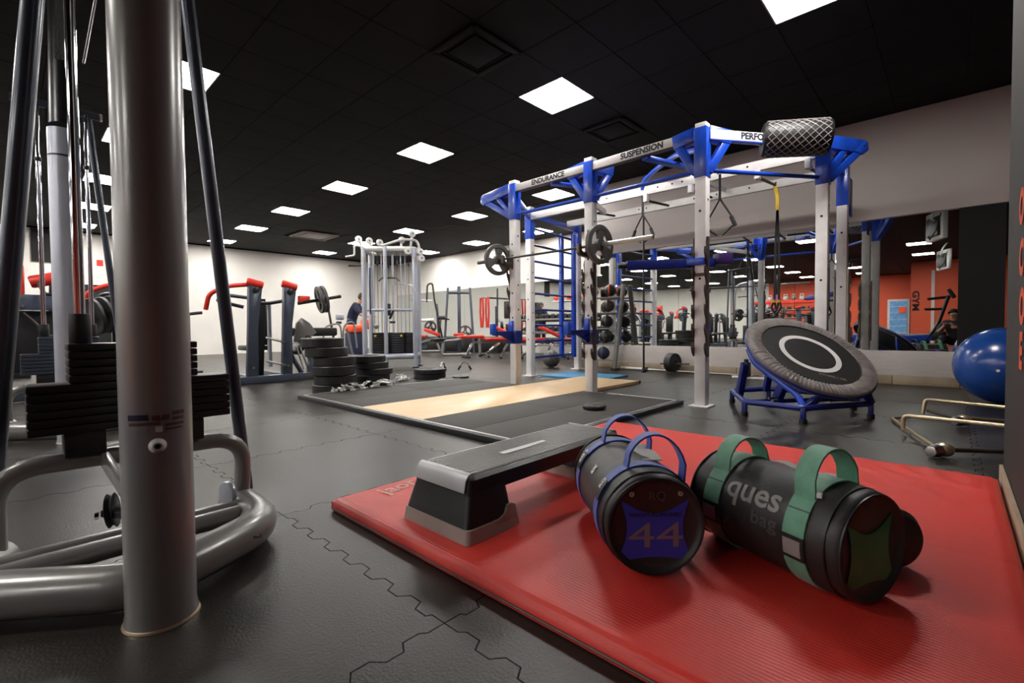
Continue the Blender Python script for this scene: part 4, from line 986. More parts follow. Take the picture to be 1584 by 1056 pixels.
for k, (x, y) in enumerate([(3.16, 5.35), (3.12, 5.38), (3.15, 5.36), (3.11, 5.39), (3.08, 5.41)]):
    b = dup(bp, (x, y, 0.040+k*0.0785), k, 'black bumper plate, %s of the shorter right stack' % POSB[k], 'bumper plates in the shorter stack'); b.scale = (1, 1, 0.74)
for k in range(2):
    b = dup(bp, (4.22, 5.62, 0.036+k*0.068), k, 'black bumper plate %s lying flat right of the silver collar pile' % ('lower' if k == 0 else 'upper'), 'two flat bumper plates'); b.scale = (1.0, 1.0, 0.64)
for (x, y, z, R, lab) in ((4.12, 5.12, 0.014, 0.105, 'small dark plate on the floor in front of the flat bumper plates'), (4.52, 5.28, 0.014, 0.12, 'small dark plate on the floor right of the flat bumper plates')):
    single('weight_plate', plate_mb(R, 0.028, False), 'iron', lab, 'weight plate', (x, y, z+0.001))
# silver spring collars in two piles
def collar_mb():
    mb = MB()
    for k in range(2): mb.tube([(0.028*math.cos(2*PI*i/12), 0.028*math.sin(2*PI*i/12), 0.010*k) for i in range(12)], 0.0045, 6, closed=True)
    mb.tube([(0.028, 0, 0.0), (0.068, 0.012, 0.006)], 0.0045, 6).tube([(0.024, 0.014, 0.010), (0.055, 0.048, 0.016)], 0.0045, 6)
    return mb
c0 = single('spring_collar', collar_mb(), 'alu', 'silver spring collar in the pile in front of the bumper stacks', 'collar', (2.60, 4.88, 0.047), group='silver collars by the bumper stacks')
c0m = c0.data
for k in range(17):
    f = k/16; x = 2.40+0.80*f+random.uniform(-.05, .05); y = 4.90+0.13*f+random.uniform(-.05, .04)
    o = c0.copy(); COL.objects.link(o); o.scale = (1.15, 1.15, 1.15); o.location = (x, y-0.02, 0.052+0.024*(k % 3)); o.rotation_euler = (random.uniform(-.25, .25), random.uniform(-.25, .25), random.uniform(0, 6))
for k in range(14):
    a = random.uniform(0, 6.3); rr = random.uniform(0, 0.10); h = 0.07*(1-rr/0.11)
    o = c0.copy(); COL.objects.link(o); o.location = (3.72+rr*math.cos(a), 5.60+rr*math.sin(a), 0.010+h*random.random()); o.rotation_euler = (random.uniform(-.8, .8), random.uniform(-.8, .8), random.uniform(0, 6)); o.scale = (1.15, 1.15, 1.15)
    o['label'] = 'silver spring collar in the pile left of the flat bumper plates'; o['group'] = 'silver collars by the flat plates'
# cable grips on the floor
def grip(loc, rz, lab):
    t = thing('cable_grip', lab, 'handle', loc, rz)
    part('bar', MB().tube(fillet([(-0.10, 0, 0.02), (-0.03, 0, 0.15), (0.05, 0, 0.15), (0.12, 0, 0.02)], 0.03, 4), 0.013, 10), 'steel', t)
    part('grip', MB().cyl((-0.10, 0, 0.018), (-0.062, 0, 0.088), 0.018, 12).cyl((0.12, 0, 0.018), (0.085, 0, 0.082), 0.018, 12), 'black_rubber', t)
grip((4.95, 6.25, 0), 0.4, 'black and silver cable grip on the floor behind the flat plates'); grip((5.30, 6.10, 0), -0.7, 'angled black cable grip on the floor right of the other grip')
t = thing('floor_cone', 'small yellow cone shape behind the two bumper stacks', 'cone', (3.35, 6.35, 0))
part('cone', MB().lathe([(0.001, 0.30), (0.012, 0.30), (0.075, 0.04), (0.10, 0.02), (0.10, 0.0), (0.001, 0.0)], n=24), 'yellow', t)
t = thing('low_bench', 'pale low block standing behind the shorter bumper stack', 'bench', (3.4, 5.95, 0))
part('top', MB().box((3.38, 5.98, 0.30), (0.46, 0.3, 0.04)), 'white_plastic', t, 0.01, W=True); part('leg', MB().box((3.24, 5.98, 0.14), (0.05, 0.22, 0.28)), 'silver', t, 0.004, W=True); part('leg', MB().box((3.54, 5.98, 0.14), (0.05, 0.22, 0.28)), 'silver', t, 0.004, W=True)

# ------------------------------------------------------------------ generic gym machines
def upholstery(mb_c, d, rot=None): return MB().box(mb_c, d, rot)
def plate_machine(label, loc, rz, hornplates=True, group=None, frame='slate', pad='bright_red', tall=1.36):
    t = thing('plate_loaded_machine', label, 'gym machine', loc, rz, group)
    part('base_beam', MB().beam((-0.68, -0.28, 0.055), (0.62, -0.28, 0.055), 0.10, 0.10), frame, t, 0.01)
    part('base_beam', MB().beam((-0.22, -0.28, 0.05), (-0.22, 0.85, 0.05), 0.08, 0.08), frame, t, 0.01)
    part('base_beam', MB().beam((0.25, -0.28, 0.05), (0.25, 0.85, 0.05), 0.08, 0.08), frame, t, 0.01)
    for s in (-0.28, 0.17):
        u = part('upright', MB().prism([(-0.075, 0.09), (0.065, 0.09), (0.075, 0.8), (0.13, tall-0.12), (0.14, tall-0.04), (-0.03, tall-0.02), (-0.045, 0.85)], (s, -0.28, 0), (1, 0, 0), (0, 0, 1), 0.085), frame, t, 0.01)
        part('roller_pad', MB().lathe([(0.001, -0.10), (0.045, -0.10), (0.052, -0.08), (0.052, 0.08), (0.045, 0.10), (0.001, 0.10)], (s+0.05, -0.30, tall-0.01), (1, -0.2, -0.25), 20), pad, u)
        part('pivot', MB().cyl((s+0.05, -0.36, tall-0.10), (s+0.05, -0.20, tall-0.10), 0.04, 16), 'black_paint', u, 0.004)
        part('bolt', MB().cyl((s+0.0, -0.325, 0.22), (s+0.0, -0.335, 0.22), 0.018, 10), 'steel', u)
    part('swing_arm', MB().tube(fillet([(-0.25, -0.28, tall-0.02), (-0.55, -0.22, tall-0.06), (-0.72, -0.10, tall-0.16), (-0.74, -0.02, tall-0.36)], 0.08, 4), 0.028, 12), pad, t)
    part('swing_arm', MB().tube(fillet([(-0.20, -0.1, tall-0.20), (-0.48, 0.0, tall-0.16), (-0.62, 0.0, tall-0.24), (-0.30, -0.05, tall-0.32)], 0.06, 4), 0.024, 12), frame, t)
    part('swing_arm', MB().tube(fillet([(0.28, -0.20, tall-0.20), (0.02, -0.10, tall-0.26), (-0.10, 0.0, tall-0.26)], 0.05, 4), 0.024, 12), 'black_paint', t)
    part('mast', MB().beam((0.0, 0.30, 0.05), (0.0, 0.16, 1.18), 0.08, 0.10), 'black_paint', t, 0.008)
    part('guide_tube', MB().cyl((0.04, -0.02, 0.2), (0.04, -0.02, 1.1), 0.028, 14), 'silver_light', t)
    part('seat', MB().box((0.02, 0.55, 0.46), (0.34, 0.40, 0.075)), 'black_leather', t, 0.025)
    part('backrest', MB().box((0.02, 0.30, 0.80), (0.30, 0.075, 0.60)), 'black_leather', t, 0.03)
    part('seat_post', MB().beam((0.02, 0.55, 0.09), (0.02, 0.55, 0.43), 0.06, 0.06, (1, 0, 0)), frame, t, 0.005)
    for z in (0.30, 0.62):
        part('foot_lever', MB().tube(fillet([(-0.1, -0.28, z), (0.05, -0.4, z-0.05), (0.15, -0.3, z-0.08)], 0.05, 4), 0.016, 8), 'steel', t)
    if hornplates:
        h = part('weight_horn', MB().cyl((0.33, -0.30, tall-0.26), (0.92, -0.42, tall-0.14), 0.024, 14), 'black_paint', t)
        for k, f in enumerate((0.50, 0.60)):
            c = Vector((0.33, -0.30, tall-0.26)).lerp(Vector((0.92, -0.42, tall-0.14)), f)
            part('loaded_plate', oriented(plate_mb(0.20, 0.04), c, (0.9, -0.18, 0.18)), 'iron', h)
        part('red_bracket', MB().box((0.42, -0.30, tall-0.20), (0.16, 0.06, 0.10)), pad, h, 0.01)
    else:
        h = part('weight_horn', MB().cyl((0.25, -0.30, 0.95), (0.60, -0.36, 1.0), 0.024, 14), 'black_paint', t)
    return t
pm = plate_machine('slate plate loaded machine with two red rollers, left of the bumper stacks', (2.50, 7.15, 0), 0.0)
plate_machine('dark plate loaded machine with red pad half hidden behind the dark diagonal tube', (1.35, 8.6, 0), 0.35, False, tall=1.40, frame='black_paint')
# leg machine with black pad and plate guard
t = thing('leg_machine', 'black padded leg machine with a pale fin guard behind the tall bumper stack', 'gym machine', (3.2, 7.2, 0))
part('pad', MB().box((3.16, 7.15, 0.69), (0.66, 0.34, 0.13)), 'black_leather', t, 0.03, W=True)
part('pad', MB().box((2.95, 7.10, 0.50), (0.10, 0.34, 0.32), Matrix.Rotation(0.7, 3, 'Y')), 'black_leather', t, 0.03, W=True)
part('guard', MB().prism([(-0.20, 0.55), (-0.16, 0.82), (-0.08, 0.90), (0.04, 0.82), (0.14, 0.68), (0.0, 0.58)], (3.02, 7.0, 0), (1, 0, 0), (0, 0, 1), 0.05), 'silver', t, 0.01, W=True)
part('frame', MB().tube(fillet([(2.78, 7.1, 0.42), (2.95, 7.0, 0.06), (3.5, 7.0, 0.06)], 0.06, 4), 0.035, 12).beam((3.1, 7.15, 0.06), (3.2, 7.15, 0.58), 0.06, 0.08), 'slate', t, W=True)
for k in range(3): part('spring_bar', MB().cyl((2.82+0.05*k, 6.9, 0.48), (2.92+0.06*k, 6.9, 0.15), 0.012, 8), 'chrome', t, W=True)
part('side_panel', MB().box((3.02, 6.88, 0.34), (0.05, 0.05, 0.50)), 'slate_mid', t, 0.006, W=True)
# left machine seen between the diagonal tubes
t = thing('chest_machine', 'dark slate chest machine with red backrest and roller behind the left cable machines', 'gym machine', (0.2, 7.2, 0))
part('backrest', MB().box((0.06, 7.05, 1.26), (0.12, 0.10, 0.34)), 'bright_red', t, 0.03, W=True)
part('roller_pad', MB().lathe([(0.001, -0.15), (0.055, -0.15), (0.065, -0.13), (0.065, 0.13), (0.055, 0.15), (0.001, 0.15)], (0.30, 7.0, 1.28), (1, 0, 0.30), 20), 'bright_red', t, W=True)
cb = part('cross_beam', MB().beam((-0.05, 7.0, 1.03), (0.45, 7.0, 1.03), 0.08, 0.16), 'slate_mid', t, 0.01, W=True)
for z in (0.99, 1.08): part('bolt', MB().cyl((0.10, 6.96, z), (0.10, 6.95, z), 0.014, 10), 'steel', cb, W=True)
part('shroud', MB().box((0.12, 7.25, 0.62), (0.46, 0.35, 0.66)), 'black_plastic', t, 0.03, W=True)
part('base_beam', MB().beam((-0.2, 7.0, 0.06), (0.6, 7.0, 0.06), 0.1, 0.1), 'slate', t, 0.01, W=True)
part('handle', MB().tube(fillet([(0.22, 6.95, 1.24), (0.26, 6.85, 1.10), (0.40, 6.85, 1.14)], 0.05, 4), 0.018, 10), 'black_rubber', t, W=True)
part('upright', MB().beam((0.32, 7.2, 0.1), (0.36, 7.2, 1.35), 0.08, 0.10), 'slate', t, 0.01, W=True)
part('lever', MB().tube(fillet([(0.10, 6.9, 0.92), (0.20, 6.9, 0.80), (0.24, 6.9, 0.68), (0.34, 6.9, 0.68)], 0.04, 3), 0.012, 8), 'brown_steel', t, W=True)
t = thing('plate_tree', 'black stand holding three upright weight plates left of the big silver post', 'plate rack', (0.74, 7.2, 0))
part('mast', MB().beam((0.86, 7.2, 0.0), (0.86, 7.2, 1.0), 0.08, 0.08, (1, 0, 0)), 'black_paint', t, 0.008, W=True)
part('horn', MB().cyl((0.60, 7.05, 0.88), (1.05, 7.15, 0.98), 0.022, 12), 'black_paint', t, W=True)
part('base', MB().box((0.86, 7.2, 0.03), (0.5, 0.4, 0.05)), 'black_paint', t, 0.01, W=True)
for k, pn_ in enumerate(('left', 'middle', 'right')):
    o = single('weight_plate', oriented(plate_mb(0.21, 0.035, False), (0, 0, 0), (0.9, 0.3, 0.2)), 'black_rubber', 'black weight plate hanging %s of three beside the big silver post' % pn_, 'weight plate', (0.66+0.085*k, 7.06+0.018*k, 0.89+0.019*k), group='three hanging plates')

# ------------------------------------------------------------------ silver multi station cable tower
def cable_tower(label, loc, rz, group=None):
    t = thing('cable_tower', label, 'gym machine', loc, rz, group)
    R_ = 0.46; L4 = [(-R_, -R_*0.5), (R_, -R_*0.5), (R_, R_*0.6), (-R_, R_*0.6), (-0.05, -R_*0.75)]
    for (x, y) in L4:
        p = part('post', MB().cyl((x, y, 0.0), (x, y, 2.22), 0.045 if abs(x) > 0.1 else 0.035, 20), 'silver_light', t)
        part('foot', MB().cyl((x, y, 0), (x, y, 0.02), 0.06, 20), 'black_rubber', p)
        part('sleeve', MB().cyl((x, y, 1.95), (x, y, 2.05), 0.048 if abs(x) > 0.1 else 0.038, 20), 'steel', p)
    for z, r_ in ((0.22, 0.052), (1.08, 0.016)):
        part('cross_tube', MB().tube([(-R_, -R_*0.5, z), (-0.05, -R_*0.75, z), (R_, -R_*0.5, z), (R_, R_*0.6, z), (-R_, R_*0.6, z)], r_, 12, closed=True), 'silver_light', t)
    part('top_ring', MB().tube(fillet([(-R_, -R_*0.5, 2.20), (R_, -R_*0.5, 2.20), (R_, R_*0.6, 2.20), (-R_, R_*0.6, 2.20)], 0.1, 4, True), 0.05, 12, closed=True), 'white_plastic', t)
    part('top_plate', MB().box((0, 0.02, 2.20), (0.6, 0.35, 0.08)), 'white_plastic', t, 0.02)
    part('top_arch', MB().tube(fillet([(-0.1, -0.35, 2.24), (0.25, -0.32, 2.36), (0.52, -0.26, 2.36), (0.60, -0.24, 2.05)], 0.08, 5), 0.022, 10), 'white_plastic', t)
    for (x, y, z) in ((-0.58, -0.1, 2.40), (-0.36, -0.2, 2.35), (-0.16, -0.25, 2.31), (0.24, -0.25, 2.36), (0.44, -0.3, 2.46), (0.58, -0.28, 2.14), (0.60, -0.28, 2.02), (0.36, -0.32, 2.14)):
        pu = part('pulley', MB().lathe([(0.001, -0.020), (0.055, -0.020), (0.062, -0.012), (0.05, 0), (0.062, 0.012), (0.055, 0.020), (0.001, 0.020)], (x, y, z), (0.5, -0.9, 0.1), 24), 'white_plastic', t)
        part('axle', MB().cyl((x, y, z), (x+0.014, y-0.026, z+0.003), 0.016, 10), 'iron', pu)
        part('bracket', MB().beam((x, y+0.02, z), (x*0.9, y*0.8, 2.22), 0.03, 0.04), 'white_plastic', pu, 0.004)
    for k, (x, y) in enumerate(((-0.24, -0.10), (0.12, -0.12), (0.32, 0.0), (-0.1, 0.2))):
        s_ = part('weight_stack', MB().box((x, y, 0.46), (0.20, 0.12, 0.40)), 'slate' if k == 1 else 'black_paint', t, 0.006)
        for q_ in range(9): part('stack_plate', MB().box((x, y, 0.29+q_*0.043), (0.206, 0.126, 0.034)), 'black_paint', s_, 0.003)
        for dx in (-0.07, 0.07): part('guide_rod', MB().cyl((x+dx, y, 0.26), (x+dx, y, 2.18), 0.011, 10), 'silver_light', t)
        part('cable', MB().cyl((x, y, 0.66), (x, y, 2.2), 0.005, 6), 'black_plastic', t)
        part('hook', MB().sphere((x, y, 1.95), 0.035, 10, (0.6, 0.6, 1.5)), 'black_plastic', t)
    part('hook_arm', MB().tube(fillet([(-R_, -0.2, 2.24), (-0.62, -0.25, 2.26), (-0.62, -0.25, 2.08), (-0.78, -0.25, 2.05)], 0.03, 3), 0.016, 8), 'white_plastic', t)
    part('side_grip', MB().cyl((-R_, -0.22, 1.90), (-0.60, -0.22, 1.90), 0.016, 10).cyl((-0.60, -0.22, 1.90), (-0.74, -0.22, 1.90), 0.022, 10), 'brown_steel', t)
    part('pull_bar', MB().tube(fillet([(-0.18, -0.3, 1.60), (-0.12, -0.3, 1.66), (0.14, -0.3, 1.66), (0.2, -0.3, 1.6)], 0.03, 3), 0.014, 8), 'brown_steel', t)
    part('side_bar', MB().tube(fillet([(0.12, -0.33, 1.55), (0.42, -0.33, 1.53), (0.50, -0.33, 1.40), (0.50, -0.33, 0.4)], 0.06, 4), 0.010, 8), 'silver_light', t)
    part('rope', MB().tube([(-0.34, -0.28, 1.85), (-0.345, -0.28, 1.5), (-0.34, -0.28, 1.0)], 0.014, 8), 'navy_cloth', t)
    part('grip_cluster', MB().box((0.0, -0.3, 1.08), (0.06, 0.05, 0.22)).box((0.06, -0.3, 0.85), (0.10, 0.05, 0.04)).box((0.05, -0.3, 1.0), (0.04, 0.04, 0.2), Matrix.Rotation(0.4, 3, 'Y')), 'black_rubber', t, 0.01)
    part('knob', MB().sphere((-0.22, -0.36, 0.78), 0.055, 14), 'silver', t)
    for x in (-0.28, 0.2): part('selector_pin', MB().cyl((x, -0.17, 0.60), (x, -0.22, 0.60), 0.02, 10), 'yellow', t)
    return t
tower = cable_tower('silver multi station cable tower with round pulleys on top, right of the bumper stacks', (4.98, 7.78, 0), -0.76)

# ------------------------------------------------------------------ bikes / arched handle machines near the tower
t = thing('cross_trainer', 'grey cross trainer with arched handles left of the cable tower', 'gym machine', (4.4, 8.9, 0))
part('base', MB().box((4.4, 8.95, 0.12), (0.9, 0.45, 0.18)), 'black_plastic', t, 0.04, W=True)
part('lever', MB().tube([(4.27, 8.9, 1.10), (4.36, 8.9, 0.55), (4.40, 8.9, 0.2)], 0.022, 10), 'brown_steel', t, W=True)
part('lever', MB().tube([(4.66, 8.95, 0.75), (4.76, 8.95, 0.3), (4.8, 8.95, 0.15)], 0.022, 10), 'silver', t, W=True)
part('arch', MB().tube(fillet([(4.10, 8.8, 0.45), (4.12, 8.8, 0.78), (4.45, 8.8, 0.86), (4.48, 8.8, 0.55)], 0.12, 5), 0.018, 10), 'silver', t, W=True)
part('arch', MB().tube(fillet([(4.50, 8.8, 0.25), (4.52, 8.8, 0.82), (4.74, 8.8, 0.90), (4.80, 8.8, 0.35)], 0.12, 5), 0.018, 10), 'silver', t, W=True)
part('console', MB().box((4.47, 8.85, 0.97), (0.16, 0.08, 0.12)), 'silver_light', t, 0.03, W=True)
part('grip', MB().box((4.45, 8.85, 0.86), (0.10, 0.06, 0.05)), 'black_rubber', t, 0.015, W=True)
# ------------------------------------------------------------------ exercise seat and person
t = thing('exercise_seat', 'orange red padded seat on dark blue legs beside the cable tower', 'seat', (6.05, 11.15, 0))
part('pad', MB().box((6.00, 11.10, 0.74), (0.40, 0.36, 0.20)), 'orange_vinyl', t, 0.06, W=True)
part('pad', MB().box((6.26, 11.0, 0.86), (0.16, 0.34, 0.26)), 'orange_vinyl', t, 0.05, W=True)
part('base', MB().box((5.98, 11.12, 0.32), (0.34, 0.32, 0.64)), 'navy_cloth', t, 0.03, W=True)
def skin_obj(name, joints, edges, m, parent=None, sub=2):
    me = bpy.data.meshes.new(name); me.from_pydata([j[0] for j in joints], edges, [])
    o = bpy.data.objects.new(name, me); COL.objects.link(o)
    sk = o.modifiers.new('s', 'SKIN'); sk.use_smooth_shade = True
    for i, j in enumerate(joints): me.skin_vertices[0].data[i].radius = j[1] if isinstance(j[1], tuple) else (j[1], j[1])
    me.skin_vertices[0].data[0].use_root = True
    su = o.modifiers.new('u', 'SUBSURF'); su.levels = sub
    bpy.context.view_layer.update()
    nm = bpy.data.meshes.new_from_object(o.evaluated_get(bpy.context.evaluated_depsgraph_get()))
    bpy.data.objects.remove(o); nm.name = name; nm.materials.clear(); nm.materials.append(M[m])
    for p in nm.polygons: p.use_smooth = True
    r = bpy.data.objects.new(name, nm); COL.objects.link(r)
    if parent: r.parent = parent
    return r
def person(label, loc, rz, pose, top, legs, sleeve=True):
    t = thing('person', label, 'person', loc, rz)
    J = dict(pose)
    names = ['pelvis', 'waist', 'chest', 'neck', 'headbase', 'head', 'crown', 'shl', 'ell', 'wrl', 'hdl', 'shr', 'elr', 'wrr', 'hdr', 'hpl', 'knl', 'anl', 'tol', 'hpr', 'knr', 'anr', 'tor']
    rad = dict(pelvis=0.125, waist=0.115, chest=(0.15, 0.12), neck=0.055, headbase=0.065, head=(0.085, 0.10), crown=0.065, shl=0.062, ell=0.043, wrl=0.029, hdl=(0.038, 0.018), shr=0.062, elr=0.043, wrr=0.029, hdr=(0.038, 0.018),
               hpl=0.088, knl=0.060, anl=0.042, tol=0.034, hpr=0.088, knr=0.060, anr=0.042, tor=0.034)
    E_ = [('pelvis', 'waist'), ('waist', 'chest'), ('chest', 'neck'), ('neck', 'headbase'), ('headbase', 'head'), ('head', 'crown'), ('chest', 'shl'), ('shl', 'ell'), ('ell', 'wrl'), ('wrl', 'hdl'), ('chest', 'shr'), ('shr', 'elr'), ('elr', 'wrr'), ('wrr', 'hdr'),
          ('pelvis', 'hpl'), ('hpl', 'knl'), ('knl', 'anl'), ('anl', 'tol'), ('pelvis', 'hpr'), ('hpr', 'knr'), ('knr', 'anr'), ('anr', 'tor')]
    js = [(Vector(J[n]), rad[n]) for n in names]; es = [(names.index(a), names.index(b)) for a, b in E_]
    for s in ('l', 'r'):      # five fingers rooted in the palm
        w_ = Vector(J['wr'+s]); h_ = Vector(J['hd'+s]); d = (h_-w_).normalized(); sd_ = d.cross(Vector((0, 0, 1))).normalized()
        for k in range(4):
            a = h_+sd_*(k-1.5)*0.021; ln = (0.065, 0.075, 0.07, 0.055)[k]; i0 = len(js)
            js += [(a+d*0.015, 0.0095), (a+d*(0.015+ln*0.5)+Vector((0, 0, -0.008)), 0.009), (a+d*(0.01+ln*0.85)+Vector((0, 0, -0.03)), 0.007)]
            es += [(names.index('hd'+s), i0), (i0, i0+1), (i0+1, i0+2)]
        i0 = len(js); js += [(w_+d*0.04-sd_*0.04, 0.011), (w_+d*0.08-sd_*0.055+Vector((0, 0, -0.01)), 0.009)]; es += [(names.index('hd'+s), i0), (i0, i0+1)]
    b = skin_obj('body', js, es, 'skin', t)
    def cloth(nm, ns, grow, m):
        jj = [(Vector(J[n]), tuple(x+grow for x in (rad[n] if isinstance(rad[n], tuple) else (rad[n],)*2))) for n in ns]
        ee = [(ns.index(a), ns.index(b_)) for a, b_ in E_ if a in ns and b_ in ns]
        return skin_obj(nm, jj, ee, m, t)
    cloth('shirt', ['pelvis', 'waist', 'chest', 'neck', 'shl', 'shr'] + (['ell', 'elr'] if sleeve else []), 0.030, top)
    cloth('trousers', ['waist', 'pelvis', 'hpl', 'knl', 'anl', 'hpr', 'knr', 'anr'], 0.022, legs)
    for s in ('l', 'r'):
        a = Vector(J['an'+s]); c = Vector(J['to'+s])
        part('shoe', MB().tube([a.lerp(c, -0.35), a.lerp(c, 0.0), a.lerp(c, 0.6), a.lerp(c, 1.15)], [0.036, 0.046, 0.045, 0.03], 16), 'black_rubber', t)
    hd = Vector(J['head']); hb = Vector(J['headbase']); upv = (Vector(J['crown'])-hb).normalized(); fw = Vector(J['face']).normalized(); fw = (fw-upv*fw.dot(upv)).normalized(); sdv = upv.cross(fw)
    hmb = MB().sphere((0, 0, 0), 0.108, 18, (0.98, 1.0, 1.05)); 
    hmb.v = [p for p in hmb.v]; hmb.v = [hd+upv*(p.z+0.035)+fw*(p.x-0.022)+sdv*p.y for p in hmb.v]
    hmb.f = [f for f in hmb.f if all(((hmb.v[i]-hd).dot(fw) < 0.045 or (hmb.v[i]-hd).dot(upv) > 0.09) for i in f)]
    part('hair', hmb, 'hair', t)
    part('nose', MB().sphere(hd+fw*0.100-upv*0.005, 0.016, 10, (1, 1, 1.3)), 'skin', t)
    for s in (-1, 1):
        part('eye', MB().sphere(hd+fw*0.090+sdv*s*0.032+upv*0.018, 0.011, 10), 'navy_print', t)
        part('ear', MB().sphere(hd+sdv*s*0.090-upv*0.0, 0.024, 10, (0.7, 0.7, 1.2)), 'skin', t)
    part('mouth', MB().box(hd+fw*0.092-upv*0.045, (0.012, 0.035, 0.008)), 'sticker_red', t, 0.002)
    return t
lean = dict(pelvis=(0, 0, 0.92), waist=(0.02, 0, 1.06), chest=(0.10, 0, 1.27), neck=(0.20, 0, 1.44), headbase=(0.25, 0, 1.50), head=(0.30, 0, 1.58), crown=(0.32, 0, 1.65), face=(0.8, 0, -0.5),
    shl=(0.14, 0.19, 1.36), ell=(0.30, 0.24, 1.12), wrl=(0.50, 0.16, 1.08), hdl=(0.57, 0.14, 1.08), shr=(0.14, -0.19, 1.36), elr=(0.30, -0.24, 1.12), wrr=(0.50, -0.16, 1.08), hdr=(0.57, -0.14, 1.08),
    hpl=(0, 0.10, 0.86), knl=(0.10, 0.12, 0.47), anl=(-0.02, 0.12, 0.08), tol=(0.11, 0.14, 0.035), hpr=(0, -0.10, 0.86), knr=(-0.02, -0.12, 0.47), anr=(-0.14, -0.12, 0.08), tor=(-0.01, -0.14, 0.035))
person('person in a dark and grey top leaning forward behind the cable tower', (6.42, 12.05, 0), -0.75, lean, 'navy_cloth', 'navy_cloth')

# ------------------------------------------------------------------ far right: storage wall, lat frames, bench, dumbbells
t = thing('storage_box', 'long low black storage box along the far right wall', 'storage', (10.0, 11.5, 0))
part('body', MB().box((9.98, 11.9, 0.22), (0.5, 4.4, 0.44)), 'black_plastic', t, 0.01, W=True)
for k in range(5): part('door', MB().box((9.725, 10.15+0.87*k, 0.22), (0.012, 0.84, 0.40)), 'black_paint', t, 0.004, W=True)
def frame_machine(label, loc, rz, kind, group=None):
    t = thing('lat_machine', label, 'gym machine', loc, rz, group)
    if kind == 0:
        for s in (-0.33, 0.33): part('upright', MB().tube([(s*1.35, -0.25, 0.0), (s, 0, 1.95)], 0.035, 12), 'slate', t)
        part('mast', MB().beam((0, 0.05, 0), (0, 0.05, 2.0), 0.10, 0.10, (1, 0, 0)), 'slate', t, 0.008)
        part('top_tube', MB().cyl((-0.36, 0, 1.80), (0.36, 0, 1.80), 0.035, 12), 'slate', t)
        part('loaded_plate', oriented(plate_mb(0.2, 0.05), (0.18, -0.1, 0.62), (0.1, 1, 0)), 'iron', t)
        part('pad', MB().box((0, -0.35, 0.55), (0.3, 0.4, 0.08)), 'bright_red', t, 0.03)
        part('arm', MB().tube(fillet([(-0.3, -0.1, 1.0), (-0.52, -0.3, 1.05), (-0.55, -0.35, 0.75)], 0.06, 4), 0.022, 10), 'black_rubber', t)
        part('roller', MB().cyl((-0.62, -0.25, 1.05), (-0.40, -0.25, 1.05), 0.06, 14), 'black_rubber', t)
    elif kind == 1:
        part('arch', MB().tube(fillet([(-0.12, 0, 1.55), (-0.10, 0, 2.1), (0.06, 0, 2.15), (0.12, 0, 1.6), (0.26, 0, 0.9), (0.42, 0, 0.05)], 0.09, 5), 0.028, 12), 'black_paint', t)
        part('arm', MB().cyl((-0.6, 0, 1.62), (0.05, 0, 1.60), 0.022, 10), 'silver', t)
        part('mast', MB().beam((0.28, 0.05, 0), (0.18, 0.05, 1.5), 0.06, 0.08), 'slate', t, 0.008)
        part('roller', MB().cyl((-0.42, -0.05, 0.98), (0.10, -0.05, 1.0), 0.05, 14), 'white_plastic', t)
        part('pad', MB().box((0.05, -0.2, 0.62), (0.5, 0.3, 0.10), Matrix.Rotation(0.4, 3, 'Y')), 'bright_red', t, 0.03)
        part('seat', MB().box((-0.25, -0.2, 0.5), (0.3, 0.3, 0.08)), 'bright_red', t, 0.03)
        part('plate', oriented(plate_mb(0.19, 0.05), (0.0, -0.15, 0.78), (0.2, 1, 0)), 'black_rubber', t)
        part('base_tube', MB().tube(fillet([(-0.7, -0.3, 0.32), (-0.3, -0.3, 0.30), (0.15, -0.3, 0.42), (0.3, -0.3, 0.05)], 0.08, 4), 0.035, 12), 'silver', t)
        part('base_tube', MB().tube(fillet([(-0.5, -0.25, 0.35), (-0.4, -0.25, 0.04), (0.3, -0.25, 0.04)], 0.08, 4), 0.035, 12), 'silver', t)
        part('disc', MB().lathe([(0.001, -0.03), (0.15, -0.03), (0.15, 0.03), (0.001, 0.03)], (-0.22, -0.2, 0.25), (0, 1, 0), 28), 'slate', t)
    return t
frame_machine('dark arched cable machine with red pads right of the silver tower', (9.0, 11.9, 0), -0.75, 1)
frame_machine('tall slate lat machine frame with two leaning uprights near the far mirror', (9.3, 10.9, 0), -0.75, 0)
t = thing('roman_chair', 'silver curved bench frame standing in front of the far machines', 'bench', (8.0, 9.8, 0))
part('tube', MB().tube(fillet([(7.55, 9.9, 0.38), (8.1, 9.6, 0.42), (8.5, 9.3, 0.55)], 0.1, 4), 0.035, 12), 'silver', t, W=True)
part('tube', MB().tube(fillet([(7.8, 9.8, 0.38), (7.75, 9.8, 0.04), (8.4, 9.4, 0.04)], 0.08, 4), 0.035, 12), 'silver', t, W=True)
part('tube', MB().tube(fillet([(8.5, 9.4, 0.5), (8.62, 9.3, 0.5), (8.66, 9.3, 0.03)], 0.08, 4), 0.035, 12), 'silver', t, W=True)
part('pad', MB().box((7.7, 9.85, 0.44), (0.4, 0.25, 0.08)), 'black_leather', t, 0.03, W=True)
for k, (y_, nm) in enumerate(((10.22, 'left'), (9.98, 'right'))):
    t = thing('resistance_band', 'red resistance band hanging against the far mirror, %s of two' % nm, 'band', (9.6, y_, 1.6), 0, 'red bands by the far mirror')
    part('band', MB().tube([(0.0, 0.05, 0.02), (0.0, 0.07, -0.4), (0.0, 0.03, -0.85), (0.0, -0.03, -0.85), (0.0, -0.06, -0.4), (0.0, -0.04, 0.02)], 0.03, 8, closed=True), 'bright_red', t)
    part('peg', MB().cyl((0, 0, 0.03), (0.85, 0, 0.03), 0.015, 10), 'black_paint', t)
